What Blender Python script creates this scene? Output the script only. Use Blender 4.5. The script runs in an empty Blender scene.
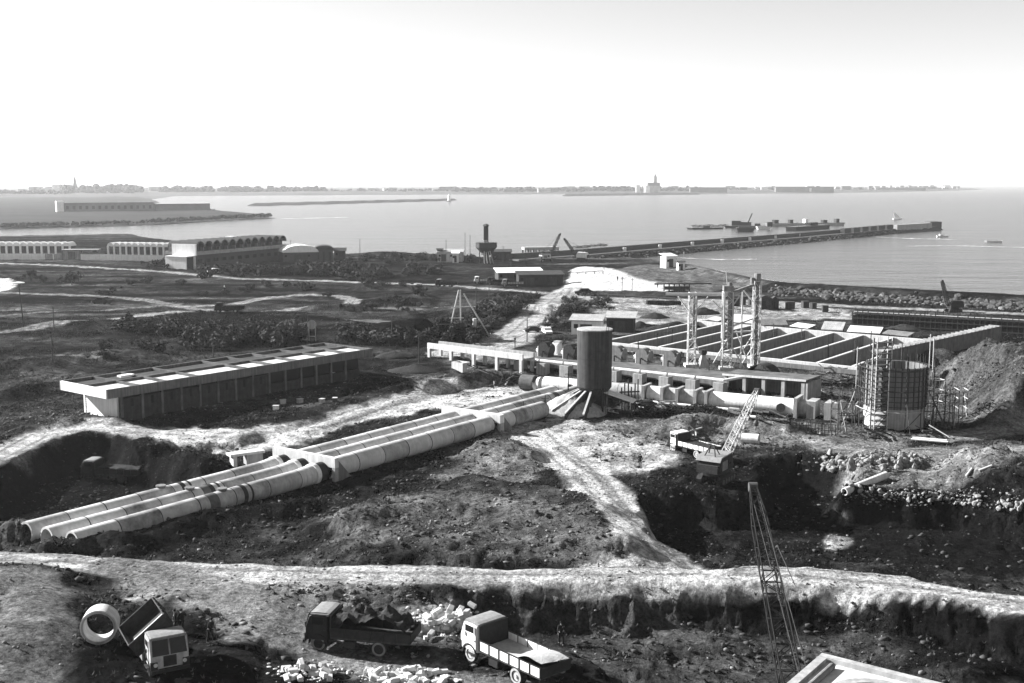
import bpy, bmesh, math, random
import numpy as np
from mathutils import Vector, Matrix
random.seed(7); RNG = np.random.default_rng(11)
S = bpy.context.scene; COL = S.collection
R = math.radians

# ---------------------------------------------------------------- camera, world, sun, exposure
CAM_Z = 29.5; FPX = 1150.0; PITCH = math.atan((341.5 - 183) / FPX)
cd = bpy.data.cameras.new('camera'); cam = bpy.data.objects.new('camera', cd); COL.objects.link(cam)
cam.location = (0, 0, CAM_Z); cam.rotation_euler = (math.pi/2 - PITCH, 0, 0)
cd.sensor_width = 36; cd.lens = 36 * FPX / 1024; cd.clip_start = .5; cd.clip_end = 60000
S.camera = cam
SUN_EL = 26.0; SUN_AZ = (-3.0, 1.15)          # direction towards the sun, on the ground
w = bpy.data.worlds.new('World'); S.world = w; w.use_nodes = True
nt = w.node_tree; nt.nodes.clear()
sky = nt.nodes.new('ShaderNodeTexSky'); sky.sky_type = 'NISHITA'; sky.sun_disc = False
sky.sun_elevation = R(SUN_EL); sky.sun_rotation = math.atan2(SUN_AZ[0], SUN_AZ[1])
sky.air_density = 1.0; sky.dust_density = 0.0; sky.ozone_density = 1.0; sky.altitude = 30
bw = nt.nodes.new('ShaderNodeRGBToBW'); bg = nt.nodes.new('ShaderNodeBackground'); wo = nt.nodes.new('ShaderNodeOutputWorld')
bg.inputs[1].default_value = 0.05
nt.links.new(sky.outputs[0], bw.inputs[0]); nt.links.new(bw.outputs[0], bg.inputs[0]); nt.links.new(bg.outputs[0], wo.inputs[0])
sl = bpy.data.lights.new('sun', 'SUN'); sl.energy = 5.0; sl.angle = R(.5); sl.color = (1, 1, 1)
so = bpy.data.objects.new('sun', sl); COL.objects.link(so)
sd = Vector((SUN_AZ[0], SUN_AZ[1], math.hypot(*SUN_AZ) * math.tan(R(SUN_EL)))).normalized()
so.rotation_euler = sd.to_track_quat('Z', 'Y').to_euler(); so.location = (-60, 60, 80)
S.view_settings.view_transform = 'Standard'; S.view_settings.look = 'None'
S.view_settings.exposure = 1.9; S.view_settings.gamma = 1; S.view_settings.use_curve_mapping = False
S.render.engine = 'CYCLES'; S.cycles.max_bounces = 5; S.cycles.diffuse_bounces = 2; S.cycles.glossy_bounces = 2
S.cycles.volume_bounces = 0; S.cycles.use_denoising = True

# ---------------------------------------------------------------- helpers
def P(px, py, z=0.0):
    """ground point under a sight line, at height z"""
    u = (px - 512) / FPX; v = (341.5 - py) / FPX
    dy = math.cos(PITCH) + v * math.sin(PITCH); dz = -math.sin(PITCH) + v * math.cos(PITCH)
    t = (z - CAM_Z) / dz
    return Vector((u * t, dy * t, z))
def PL(pts, z): return [P(x, y, z) for x, y in pts]

def mat(name, c, rough=.85, var=.25, scale=1.5, bump=0.0, bscale=8., metal=0., spec=.06, streak=0., detail=6):
    m = bpy.data.materials.new(name); m.use_nodes = True; t = m.node_tree; N = t.nodes; L = t.links
    p = N['Principled BSDF']; p.inputs['Roughness'].default_value = rough; p.inputs['Metallic'].default_value = metal
    p.inputs['Specular IOR Level'].default_value = spec
    tc = N.new('ShaderNodeTexCoord')
    n = N.new('ShaderNodeTexNoise'); n.inputs['Scale'].default_value = scale; n.inputs['Detail'].default_value = detail; n.inputs['Roughness'].default_value = .65
    L.new(tc.outputs['Object'], n.inputs['Vector'])
    mr = N.new('ShaderNodeMapRange'); mr.inputs[1].default_value = .25; mr.inputs[2].default_value = .75
    mr.inputs[3].default_value = c * (1 - var); mr.inputs[4].default_value = min(.92, c * (1 + var))
    L.new(n.outputs[0], mr.inputs[0]); out = mr.outputs[0]
    if streak:
        mp = N.new('ShaderNodeMapping'); mp.inputs['Scale'].default_value = (2.2, 2.2, .12)
        n2 = N.new('ShaderNodeTexNoise'); n2.inputs['Scale'].default_value = 1.6; n2.inputs['Detail'].default_value = 5
        L.new(tc.outputs['Object'], mp.inputs[0]); L.new(mp.outputs[0], n2.inputs['Vector'])
        m2 = N.new('ShaderNodeMapRange'); m2.inputs[1].default_value = .35; m2.inputs[2].default_value = .65
        m2.inputs[3].default_value = 1 - streak; m2.inputs[4].default_value = 1.0
        mu = N.new('ShaderNodeMath'); mu.operation = 'MULTIPLY'
        L.new(n2.outputs[0], m2.inputs[0]); L.new(m2.outputs[0], mu.inputs[0]); L.new(out, mu.inputs[1]); out = mu.outputs[0]
    L.new(out, p.inputs['Base Color'])
    if bump:
        nb = N.new('ShaderNodeTexNoise'); nb.inputs['Scale'].default_value = bscale; nb.inputs['Detail'].default_value = 5
        b = N.new('ShaderNodeBump'); b.inputs['Strength'].default_value = 1; b.inputs['Distance'].default_value = bump
        L.new(tc.outputs['Object'], nb.inputs['Vector']); L.new(nb.outputs[0], b.inputs['Height']); L.new(b.outputs[0], p.inputs['Normal'])
    return m
M = dict(
 concrete=mat('concrete', .34, .9, .3, .7, .02, 5, streak=.3),
 pale_concrete=mat('pale_concrete', .55, .85, .2, .8, .01, 5, streak=.25),
 grey_concrete=mat('grey_concrete', .17, .9, .3, .8, .02, 5, streak=.35),
 pipe_concrete=mat('pipe_concrete', .5, .85, .32, .45, .015, 4, streak=.15),
 pipe_mid=mat('pipe_concrete_grey', .38, .85, .4, .6, .015, 4, streak=.2), pipe_blotch=mat('pipe_concrete_blotched', .30, .85, .75, .55, .015, 4, streak=.2),
 pipe_band=mat('pipe_band', .10, .8, .4, 2),
 joint=mat('joint_mortar', .035, .9, .2, 3),
 white=mat('white_paint', .72, .6, .15, 2.5, streak=.2),
 plaster=mat('white_plaster', .78, .85, .1, .6, streak=.15),
 brick=mat('dark_brick', .07, .9, .4, 2.5, .02, 10),
 roofdark=mat('tarred_and_shaded_roof', .05, .85, .4, 1.0),
 roofpale=mat('pale_sunlit_roof', .55, .9, .25, .6),
 steel=mat('dark_steel', .06, .5, .5, 3, metal=0, spec=.1),
 rust=mat('rusty_steel', .035, .75, .5, 4),
 palesteel=mat('pale_steel', .45, .55, .25, 4, spec=.1),
 greysteel=mat('grey_steel', .2, .6, .3, 2, streak=.35),
 silo=mat('silo_steel', .058, .65, .35, 1.2, streak=.45),
 rubber=mat('rubber', .025, .8, .5, 6),
 rim=mat('wheel_rim', .35, .6, .4, 6),
 dusty=mat('dusty_rubber', .30, .9, .4, 5),
 glass=mat('glass', .012, .25, .3, 2, spec=.15),
 truckdark=mat('dark_truck_paint', .022, .5, .5, 4, spec=.12),
 truckroof=mat('dusty_roof_paint', .2, .7, .3, 4),
 trucktan=mat('dusty_pale_paint', .34, .6, .3, 3, streak=.3),
 timber=mat('timber', .06, .85, .5, 5, streak=.3),
 paletimber=mat('pale_timber', .36, .85, .3, 4),
 load=mat('loaded_earth', .03, .95, .6, 4, .08, 6),
 sand=mat('loaded_sand', .36, .95, .25, 3, .04, 10),
 rock=mat('pale_rock', .2, .9, .35, 2.5, .05, 5),
 fascia_conc=mat('fascia_concrete', .13, .9, .3, .8, .02, 5, streak=.4), wall_dark=mat('shaded_block_wall', .04, .9, .5, 1.5, .02, 6, streak=.3), deck_dark=mat('dark_uneven_concrete', .10, .9, .6, .5, .03, 3), blacksteel=mat('black_steel', .012, .6, .4, 4), stoneish=mat('weathered_stone', .16, .95, .5, 1.0, .05, 4),  # the deck tone is simply a dark, uneven concrete
 block=mat('pale_block', .45, .9, .18, 3, .01, 12),
 rockdark=mat('dark_rock', .06, .95, .5, 1.2, .08, 3),
 leaf=mat('leaves', .03, .8, .5, 2),
 leafpale=mat('pale_leaves', .05, .8, .5, 2),
 bark=mat('bark', .05, .9, .4, 5, .02, 10),
 grass=mat('dry_grass', .075, .9, .6, .3),
 skin=mat('skin', .22, .6, .2, 6),
 cloth=mat('dark_cloth', .022, .95, .4, 6),
 clothgrey=mat('grey_cloth', .09, .95, .4, 6),
 clothpale=mat('pale_cloth', .6, .95, .2, 6),
 hair=mat('hair', .015, .8, .3, 10),
 town=mat('town_walls', .3, .9, .4, .05),
 towndark=mat('town_walls_dark', .12, .9, .4, .05),
 wood=mat('pole_wood', .05, .9, .4, 3),
)

class MB:
    def __init__(s): s.v = []; s.f = []
    def add(s, vs, fs):
        o = len(s.v); s.v += [tuple(x) for x in vs]; s.f += [tuple(i + o for i in f) for f in fs]; return s
    def box(s, c, d, rot=None):
        hx, hy, hz = d[0]/2, d[1]/2, d[2]/2
        vs = [Vector((x, y, z)) for x in (-hx, hx) for y in (-hy, hy) for z in (-hz, hz)]
        if rot is not None:
            if not isinstance(rot, Matrix): rot = Matrix.Rotation(rot, 3, 'Z')
            vs = [rot @ v for v in vs]
        c = Vector(c); vs = [v + c for v in vs]
        return s.add(vs, [(0,1,3,2),(4,6,7,5),(0,4,5,1),(2,3,7,6),(0,2,6,4),(1,5,7,3)])
    def prism(s, poly, z0, z1):
        n = len(poly); vs = [(p[0], p[1], z0) for p in poly] + [(p[0], p[1], z1) for p in poly]
        return s.add(vs, [tuple(range(n))[::-1], tuple(range(n, 2*n))] + [(i, (i+1) % n, n+(i+1) % n, n+i) for i in range(n)])
    def extr(s, poly, y0, y1):
        """profile in x,z extruded along y"""
        n = len(poly); vs = [(p[0], y0, p[1]) for p in poly] + [(p[0], y1, p[1]) for p in poly]
        return s.add(vs, [tuple(range(n)), tuple(range(n, 2*n))[::-1]] + [(i, n+i, n+(i+1) % n, (i+1) % n) for i in range(n)])
    def tube(s, p, q, r, r2=None, n=8, caps=True):
        p = Vector(p); q = Vector(q); r2 = r if r2 is None else r2; d = q - p
        if d.length < 1e-6: return s
        d.normalize(); a = d.orthogonal().normalized(); b = d.cross(a)
        if abs(d.z) < .9: a = d.cross(Vector((0,0,1))).normalized(); b = a.cross(d)
        vs = []
        for c, rr in ((p, r), (q, r2)):
            for i in range(n):
                t = 2*math.pi*(i + .5)/n; vs.append(c + a*math.cos(t)*rr + b*math.sin(t)*rr)
        fs = [(i, (i+1) % n, n+(i+1) % n, n+i) for i in range(n)]
        if caps: fs += [tuple(range(n))[::-1], tuple(range(n, 2*n))]
        return s.add(vs, fs)
    def ring(s, p, q, ro, ri, n=28):
        p = Vector(p); q = Vector(q); d = (q-p).normalized()
        a = d.cross(Vector((0,0,1))).normalized() if abs(d.z) < .9 else Vector((1,0,0)); b = a.cross(d)
        vs = []
        for c, rr in ((p, ro), (q, ro), (q, ri), (p, ri)):
            for i in range(n):
                t = 2*math.pi*i/n; vs.append(c + a*math.cos(t)*rr + b*math.sin(t)*rr)
        fs = []
        for k in range(4):
            o0, o1 = k*n, ((k+1) % 4)*n
            fs += [(o0+i, o0+(i+1) % n, o1+(i+1) % n, o1+i) for i in range(n)]
        return s.add(vs, fs)
    def lathe(s, prof, n=24, c=(0,0,0)):
        vs = [(c[0]+r*math.cos(2*math.pi*i/n), c[1]+r*math.sin(2*math.pi*i/n), c[2]+z) for r, z in prof for i in range(n)]
        fs = [(k*n+i, k*n+(i+1) % n, (k+1)*n+(i+1) % n, (k+1)*n+i) for k in range(len(prof)-1) for i in range(n)]
        return s.add(vs, fs)
    def blob(s, c, r, sub=1, jit=.25, sq=(1,1,1), rnd=random):
        vs, fs = ICO[sub]; rot = Matrix.Rotation(rnd.random()*6.28, 3, 'Z')
        return s.add([Vector(c) + rot @ Vector((v[0]*r*sq[0], v[1]*r*sq[1], v[2]*r*sq[2])) * (1 + rnd.uniform(-jit, jit)) for v in vs], fs)
    def build(s, name, m, parent=None, loc=None, rz=0, smooth=False):
        me = bpy.data.meshes.new(name); me.from_pydata(s.v, [], s.f); me.update()
        bm = bmesh.new(); bm.from_mesh(me); bmesh.ops.recalc_face_normals(bm, faces=bm.faces); bm.to_mesh(me); bm.free()
        me.materials.append(m)
        if smooth:
            for p in me.polygons: p.use_smooth = True
            try: me.set_sharp_from_angle(angle=R(40))
            except Exception: pass
        return link(name, me, parent, loc, rz)
def link(name, me, parent=None, loc=None, rz=0):
    o = bpy.data.objects.new(name, me); COL.objects.link(o)
    if parent is not None: o.parent = parent
    if loc is not None: o.location = loc
    if rz: o.rotation_euler.z = rz
    return o
def _ico(sub):
    bm = bmesh.new(); bmesh.ops.create_icosphere(bm, subdivisions=sub, radius=1)
    r = ([tuple(v.co) for v in bm.verts], [tuple(v.index for v in f.verts) for f in bm.faces]); bm.free(); return r
ICO = {1: _ico(1), 2: _ico(2), 3: _ico(3)}
def tag(o, label, cat, group=None):
    o['label'] = label; o['category'] = cat
    if group: o['group'] = group
    return o
def T(name, label, cat, loc, rz=0, group=None):
    o = bpy.data.objects.new(name, None); COL.objects.link(o); o.empty_display_size = .5
    o.location = loc; o.rotation_euler.z = rz
    return tag(o, label, cat, group)
def struct(o, kind='structure'): o['kind'] = kind; return o
def dup(root, loc, rz=None, label=None, group=None, scale=None):
    def rec(o, par):
        c = o.copy(); COL.objects.link(c)
        if par is not None: c.parent = par
        for ch in KIDS(o): rec(ch, c)
        return c
    c = rec(root, None); c.location = loc
    if rz is not None: c.rotation_euler.z = rz
    if label: c['label'] = label
    if group: c['group'] = group
    if scale: c.scale = (scale,)*3 if not hasattr(scale, '__len__') else scale
    return c
def KIDS(o): return [x for x in COL.objects if x.parent == o] if o.type == 'EMPTY' or True else []
_kids_cache = {}
def KIDS(o): return list(o.children)
def latt(mb, p, q, w0, w1, n, rc=.05, rl=.03, faces=4, d0=None, d1=None):
    """four-chord lattice member from p to q; returns list of chord end points"""
    p = Vector(p); q = Vector(q); d = (q-p).normalized()
    a = d.cross(Vector((0,0,1)))
    a = a.normalized() if a.length > .05 else Vector((1,0,0)); b = a.cross(d).normalized()
    d0 = w0 if d0 is None else d0; d1 = w1 if d1 is None else d1
    def c(i, t):
        ww = w0+(w1-w0)*t; dd = d0+(d1-d0)*t
        sx = (1, 1, -1, -1)[i]; sy = (1, -1, -1, 1)[i]
        return p+(q-p)*t + a*sx*ww/2 + b*sy*dd/2
    for k in range(n):
        for i in range(4):
            j = (i+1) % 4; A, B = (i, j) if k % 2 else (j, i)
            mb.tube(c(A, k/n), c(B, (k+1)/n), rl, n=4, caps=False)
            mb.tube(c(i, (k+1)/n), c(j, (k+1)/n), rl, n=4, caps=False)
    return [(c(i, 0), c(i, 1)) for i in range(4)]

# ---------------------------------------------------------------- numpy noise and distance fields
def _hash(ix, iy, seed):
    h = (ix.astype(np.int64)*374761393 + iy.astype(np.int64)*668265263 + seed*974711) & 0x7fffffff
    h = ((h ^ (h >> 13))*1274126177) & 0x7fffffff
    return ((h ^ (h >> 16)) & 0xffff)/65535.0
def vnoise(x, y, seed=0):
    ix = np.floor(x); iy = np.floor(y); fx = x-ix; fy = y-iy
    fx = fx*fx*(3-2*fx); fy = fy*fy*(3-2*fy)
    a = _hash(ix, iy, seed); b = _hash(ix+1, iy, seed); c = _hash(ix, iy+1, seed); d = _hash(ix+1, iy+1, seed)
    return (a*(1-fx)+b*fx)*(1-fy)+(c*(1-fx)+d*fx)*fy
def fbm(x, y, s, o=4, seed=0):
    t = 0; a = 1.; n = 0; x = x/s; y = y/s
    for k in range(o):
        t = t+a*(vnoise(x, y, seed+k*17)-.5); n += a; a *= .55; x = x*2.03+5.3; y = y*2.01+1.7
    return t/n*2
def sstep(t): t = np.clip(t, 0, 1); return t*t*(3-2*t)
def dist_poly(x, y, pts, closed=False):
    """distance to a polyline"""
    d = np.full(np.shape(x), 1e9); n = len(pts)
    for i in range(n if closed else n-1):
        ax, ay = pts[i][0], pts[i][1]; bx, by = pts[(i+1) % n][0], pts[(i+1) % n][1]
        ex, ey = bx-ax, by-ay; L = ex*ex+ey*ey+1e-9
        t = np.clip(((x-ax)*ex+(y-ay)*ey)/L, 0, 1)
        d = np.minimum(d, (x-ax-t*ex)**2+(y-ay-t*ey)**2)
    return np.sqrt(d)
def sdf(x, y, pts):
    """signed distance to a polygon, positive inside"""
    ins = np.zeros(np.shape(x), bool); n = len(pts)
    for i in range(n):
        ax, ay = pts[i][0], pts[i][1]; bx, by = pts[(i+1) % n][0], pts[(i+1) % n][1]
        if abs(by-ay) < 1e-9: continue
        ins ^= ((ay > y) != (by > y)) & (x < (bx-ax)*(y-ay)/(by-ay)+ax)
    d = dist_poly(x, y, pts, True)
    return np.where(ins, d, -d)

# ---------------------------------------------------------------- the ground: levels, banks, pits, heaps
SEA = -7.0; MID = -3.0
LAND = PL([(-700,243),(-300,243),(0,240.5),(60,239.5),(138,237),(142,239.5),(170,243),(200,246),(285,251),(330,256),(348,258),(380,255),(440,258),(500,262),(590,263),(625,261.5),
           (665,264.5),(700,269.5),(730,277),(760,285.5),(800,288.5),(900,293.5),(1024,301),(1200,311),(1500,330)], SEA) + [Vector((300,-50,0)), Vector((-500,-50,0))]
ROADPTS = PL([(-200,545),(-60,549),(0,555),(200,565),(400,569),(600,571),(700,570),(800,572),(900,581),(1024,598),(1150,615),(1400,650)], 0)
BASIN = [P(594,340.5,-1.9), P(864,367.6,-1.9)]; _dw = (P(849.7,338.5,-1.9)-P(780,359.7,-1.9)).normalized()*43
LEVELS = [   # (polygon, level, slope width) laid one over the other
 (PL([(-900,540),(-200,512),(-60,488),(0,470),(30,453),(62,438),(105,434),(125,442),(160,446),(200,445),(240,440),(300,424),(360,405),(420,387),(455,371),(470,352),(420,330),(300,310),(0,310),(-900,315)], -2.2), -2.3, 2.6),
 (PL([(560,293),(576,266),(607,268),(695,287),(665,296)], -4.5), -3.6, 7.0),
 (PL([(330,508),(420,488),(470,470),(600,495),(640,520),(655,552),(640,562),(330,560)], -1.5), -1.0, 7.0),
 (PL([(645,488),(700,492),(760,494),(772,475),(765,457),(800,455),(850,467),(838,488),(900,492),(960,494),(1024,505),(1300,540),(1300,600),(1024,574),(900,560),(800,553),(700,549),(662,542)], MID), -6.6, 3.0),
 (PL([(-200,535),(-60,500),(0,478),(30,459),(62,443),(105,438),(122,448),(140,456),(185,470),(178,485),(120,498),(30,518),(-60,540)], -2.6), -5.9, 3.0),
 ([BASIN[0], BASIN[1], BASIN[1]+_dw, BASIN[0]+_dw], -6.2, 1.2),
 (PL([(972,347),(1030,335),(1300,330),(1400,390),(1060,382),(1005,385),(982,372)], 2.5), 3.0, 11.0),
 (PL([(-900,525),(-200,528),(0,540),(100,548),(200,554),(300,557),(400,558),(500,559),(600,559),(700,559),(760,558),(850,562),(900,569),(1024,586),(1300,622),(2600,800)], 0) + [Vector((200,-60,0)), Vector((-200,-60,0))], 0.0, 4.5),
 (PL([(300,612),(430,600),(560,590),(1300,690),(2200,900)], 0) + [Vector((150,-60,0)), Vector((-8,-60,0)), P(330,760,0), P(292,650,0)], -1.1, 7.0),
 (PL([(425,592),(560,587),(640,587),(700,588),(800,590),(900,600),(1024,622),(1300,680),(2200,900)], 0) + [Vector((150,-60,0)), Vector((8,-60,0)), P(640,690,0), P(600,640,0), P(520,612,0)], -2.9, 4.0),
]
HEAPS = [   # (px, py, z, radius across, radius deep, rotation, height)
 (58,556,MID,4.0,2.0,.2,1.5), (22,538,MID,4,2.2,.2,1.7), (100,548,MID,4,2,0,1.4), (25,640,0,5.5,9,.1,1.3), (-30,600,0,8,8,0,1.5),
 (192,468,MID,5.5,3.2,-.3,2.0), (140,452,MID,4,3,0,1.2),
 (505,452,-2.4,6,7,.3,1.6), (470,432,MID,5,4,0,.8), (560,470,-2,5,4,0,.7),
 (680,430,MID,5,4,0,1.9), (760,428,MID,7,4,-.2,1.5), (705,425,MID,6,3,0,1.4),
 (880,462,MID,7,4,0,1.4), (1005,480,MID,7,8,0,2.8), (975,470,MID,5,5,0,1.0),
 (955,385,MID,4.5,8,.2,3.6), (1000,395,MID,5,9,.3,2.2), (940,360,MID,5,6,0,2.0), (1045,410,MID,6,8,0,2.0),
 (590,402,MID,5.5,5,0,1.8),
 (20,392,-2.2,5,9,0,1.4), (40,365,-2.2,9,7,0,1.5), (120,353,-1.6,12,7,0,1.2),
 (400,300,-4,16,10,0,1.5), (335,308,-4,12,6,0,1.4), (365,287,-4,6,6,0,1.6),(410,296,-4,10,10,0,1.4),
 (330,272,-4,40,16,0,2.0), (480,312,-4,24,14,.2,1.8), (545,308,-4,9,14,0,1.2), (605,312,-4,14,8,0,1.6),
 (80,330,-3,20,6,.1,1.4), (380,338,-3,22,7,.1,2.0), (220,345,-3,16,5,0,1.3),(440,338,-3,16,6,.2,1.8),
 (478,383,MID,10,3.5,.4,1.9), (430,391,MID,8,3,.6,1.6),
 (640,405,MID,4,2.5,0,.7), (700,412,MID,4,2.5,0,.8),
 (250,590,0,4,2,0,.35), (190,600,0,3,2,0,.3), (900,640,-2.4,6,3,0,.9), (690,640,-2.4,5,3,0,.9), (640,665,-2.4,4,2,0,.7), (960,670,-2.4,6,4,0,1.1),
]
RIDGES = [   # (px polyline, z, half width, height)
 ([(60,430),(85,425),(112,428)], MID, 2.2, .7),
 ([(300,500),(200,512),(150,528),(120,545)], -2, 2.2, .9),
 ([(150,515),(230,492),(310,478),(380,455),(420,440)], MID, 1.6, .7),
 ([(240,430),(300,424),(360,404),(420,386),(455,370)], -1.5, 1.5, .5),
 ([(330,555),(420,545),(520,548),(600,556)], -.5, 1.5, .5),
 ([(480,500),(560,520),(620,540)], -1, 2.0, .7), ([(340,520),(430,505),(520,520)], -1, 1.5, .55),
 ([(780,293),(830,296),(900,302),(960,306),(1024,311),(1200,325)], -6, 6.0, 2.2),
 ([(690,272),(740,283),(780,290)], -6, 5.0, 1.2),
 ([(330,556),(200,551),(100,545),(30,540)], 0, 1.2, .5),
 ([(0,232),(60,230)], SEA, .1, 0),
]
TRACKS = [   # (px polyline, z, half width, albedo, feather)
 ([(-200,545),(-60,549),(0,555),(200,565),(400,569),(600,571),(700,570),(800,572),(900,581),(1024,598),(1150,615),(1400,650)], 0, 3.5, .50, 1.1),
 ([(700,574),(760,583),(850,587),(900,594),(960,602),(1024,610),(1100,620)], 0, .55, .7, .5),  # road shoulder, brightened in albedo for the sun on it
 ([(120,572),(200,595),(290,625),(330,650),(420,672),(560,700)], -.6, 2.2, .30, 1.5),
 ([(20,590),(30,640),(20,683),(0,720)], 0, 3, .26, 2.5),
 ([(535,425),(565,452),(605,487),(634,518),(650,545),(678,566)], -2, 3.2, .60, 1.2),
 ([(560,440),(600,470),(650,530),(690,562)], -2, 1.0, .55, .6),
 ([(455,360),(500,346),(526,328),(543,310),(557,296),(568,288)], -3.5, 5.2, .47, 1.8),
 ([(-200,258),(0,262),(60,264),(160,270),(240,277),(330,279.5),(440,283),(520,289),(600,296),(700,303),(760,307)], -4, 2.6, .45, 1.2),
 ([(-100,287),(0,289),(60,291),(110,293),(150,297),(180,303),(215,308.5)], -3.5, 2.2, .36, 1.2),
 ([(180,303),(230,301),(270,293.5),(310,291),(340,292.5),(354,296),(350,300),(320,304),(280,307.5),(215,312),(150,319),(60,333),(-60,342)], -3.5, 2.3, .42, 1.2),
 ([(-60,324),(0,321),(60,315),(120,305),(180,300)], -3.5, 1.6, .33, 1.0),
 ([(320,304),(400,305),(470,310)], -3.5, 2.5, .28, 2.5), ([(330,318),(420,322)], -3.5, 2.5, .24, 2),
 ([(-60,480),(0,455),(40,434),(90,426),(180,432),(250,436)], -2.2, 2.6, .55, 2.2), ([(250,438),(320,428),(380,408),(450,390),(530,388)], MID, 2.6, .55, 2.5),
 ([(0,335),(100,328)], -3, 1.5, .35, 1),
 ([(760,303),(850,308),(950,313),(1060,319)], -5, 4.0, .42, 2.0),
 ([(930,438),(980,432),(1060,428)], MID, 2.5, .36, 1.5), ([(830,447),(920,452),(1024,450)], MID, 3, .34, 2),
 ([(600,330),(650,318),(720,312),(800,318)], -4, 3.5, .36, 2), ([(560,300),(640,308),(700,330)], -4, 3, .34, 2),
]
PATCHES = [  # (px polygon, z, albedo, feather); some albedos have shade painted in
 ([(405,632),(420,608),(470,604),(478,620),(440,636)], -1.1, .40, 1.5), ([(365,668),(445,668),(450,690),(365,690)], -1.1, .36, 1.5), ([(820,455),(915,452),(930,470),(840,474)], MID, .30, 2),
 ([(500,428),(560,414),(640,428),(690,440),(665,470),(610,470),(540,452),(478,442)], -2.6, .46, 2.0),
 ([(610,495),(650,500),(700,552),(720,566),(580,566)], -1.2, .50, 2.5),
 ([(110,575),(340,577),(335,606),(300,640),(225,650),(215,612),(130,600)], 0, .31, 2.0),
 ([(60,430),(200,428),(245,428),(245,440),(200,446),(150,446),(105,432)], -2.3, .6, 2.0), ([(235,438),(300,430),(340,420),(430,396),(530,386),(530,396),(420,412),(350,425),(300,446),(200,455)], MID, .6, 2.5),
 ([(-60,480),(0,452),(50,430),(62,438),(30,453),(-10,482)], -2.3, .5, 1.5),
 ([(330,510),(420,492),(600,505),(645,550),(500,556),(420,540),(330,545)], -1, .20, 2),
 ([(440,440),(540,440),(560,470),(480,485),(420,470)], -2.4, .26, 2),
 ([(574,268),(606,269),(692,286),(665,293),(562,292)], -4.2, .72, 1.5),
 ([(575,296),(760,300),(850,310),(860,322),(760,322),(660,328),(600,322)], -4.5, .38, 4),
 ([(650,266),(700,272),(760,287),(700,296),(640,285),(610,272)], -5.5, .22, 4),
 ([(590,420),(900,425),(920,450),(760,445),(600,432)], MID, .26, 3),
 ([(650,488),(780,470),(860,470),(840,490),(1024,510),(1100,560),(900,560),(700,548),(655,540)], -5, .035, 2),  # right pit: dark soil plus the pit's shadow in the albedo
 ([(825,530),(850,533),(860,540),(835,546)], -6.3, .35, .8), ([(830,520),(860,522),(850,526)], -6.3, .28, .8),
 ([(-100,490),(30,455),(100,436),(125,450),(185,475),(120,500),(0,525)], -4.5, .035, 2),  # left pit: shadow inside the hole painted as dark albedo
 ([(340,585),(1300,700),(1300,640),(1024,616),(900,597),(700,587),(430,588)], -1.2, .035, 1.5),  # shade of the bank below the road put into the albedo
 ([(450,620),(620,612),(900,640),(800,690),(600,683)], -2.4, .13, 3),
 ([(95,610),(70,640),(70,690),(330,690),(262,660),(215,655),(130,650)], -.3, .05, 1.5),  # shadow of tipper and left mound painted as dark albedo
 ([(300,470),(430,440),(470,455),(330,500),(150,545),(130,540)], -2, .06, 2),  # pipe shadow and shaded bank painted into the albedo
 ([(885,345),(950,335),(1030,335),(1030,410),(960,412),(930,420)], -1, .17, 3),
 ([(840,455),(930,452),(1000,460),(1024,480),(900,490),(840,480)], MID, .30, 2),
 ([(-60,275),(8,276),(18,281),(10,287),(-60,300)], -3.8, .68, 1.2),  # pale patch paints a pond's reflection of the sky
 ([(440,355),(560,345),(600,330),(860,345),(900,380),(860,420),(600,400),(450,380)], MID, .20, 3),
 ([(600,338),(720,318),(880,325),(870,372),(760,372),(600,350)], MID, .12, 2),
 ([(300,330),(500,312),(560,305),(520,330),(470,350),(380,350)], -3, .05, 2),
]
HEAPS_W = [(P(a, b, c), rx, ry, rot, h) for a, b, c, rx, ry, rot, h in HEAPS]
RIDGES_W = [(PL(p, z), hw, h) for p, z, hw, h in RIDGES]
TRACKS_W = [(PL(p, z), hw, a, f) for p, z, hw, a, f in TRACKS]
PATCHES_W = [(PL(p, z), a, f) for p, z, a, f in PATCHES]
BACK = [P(-700,330,-3), P(0,325,-3), P(300,322,-3), P(560,305,-3), P(700,318,-3), P(900,330,-3), P(1400,360,-3)]
def wob(x, y): return 1.1*fbm(x, y, 5, 3, 91)
def coarse(x, y):
    x = np.asarray(x, float); y = np.asarray(y, float)
    dl = sdf(x, y, LAND)
    h = np.full(x.shape, MID)
    back = sstep((y-215)/120); h = h-1.6*back
    wb = wob(x, y)
    for poly, lev, sw in LEVELS:
        m = sstep((sdf(x, y, poly)+wb)/sw+.5); h = h*(1-m)+lev*m
    for c, rx, ry, rot, hh in HEAPS_W:
        dx = x-c.x; dy = y-c.y; u = (dx*math.cos(rot)+dy*math.sin(rot))/rx; v = (-dx*math.sin(rot)+dy*math.cos(rot))/ry
        r = np.sqrt(u*u+v*v)*(1+.25*fbm(x, y, 4, 2, 33)); h = h+hh*sstep(1.15-r)
    for pts, hw, hh in RIDGES_W:
        d = dist_poly(x, y, pts); h = h+hh*sstep(1-d/(hw*1.5))
    h = h*(1-sstep((5-dl)/12)) + (SEA-2.2+ .0*h)*sstep((5-dl)/12)
    return h
def roadmask(x, y):
    m = np.zeros(np.shape(x))
    for pts, hw, a, f in TRACKS_W: m = np.maximum(m, sstep((hw-dist_poly(x, y, pts))/f+.5))
    return m
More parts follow.
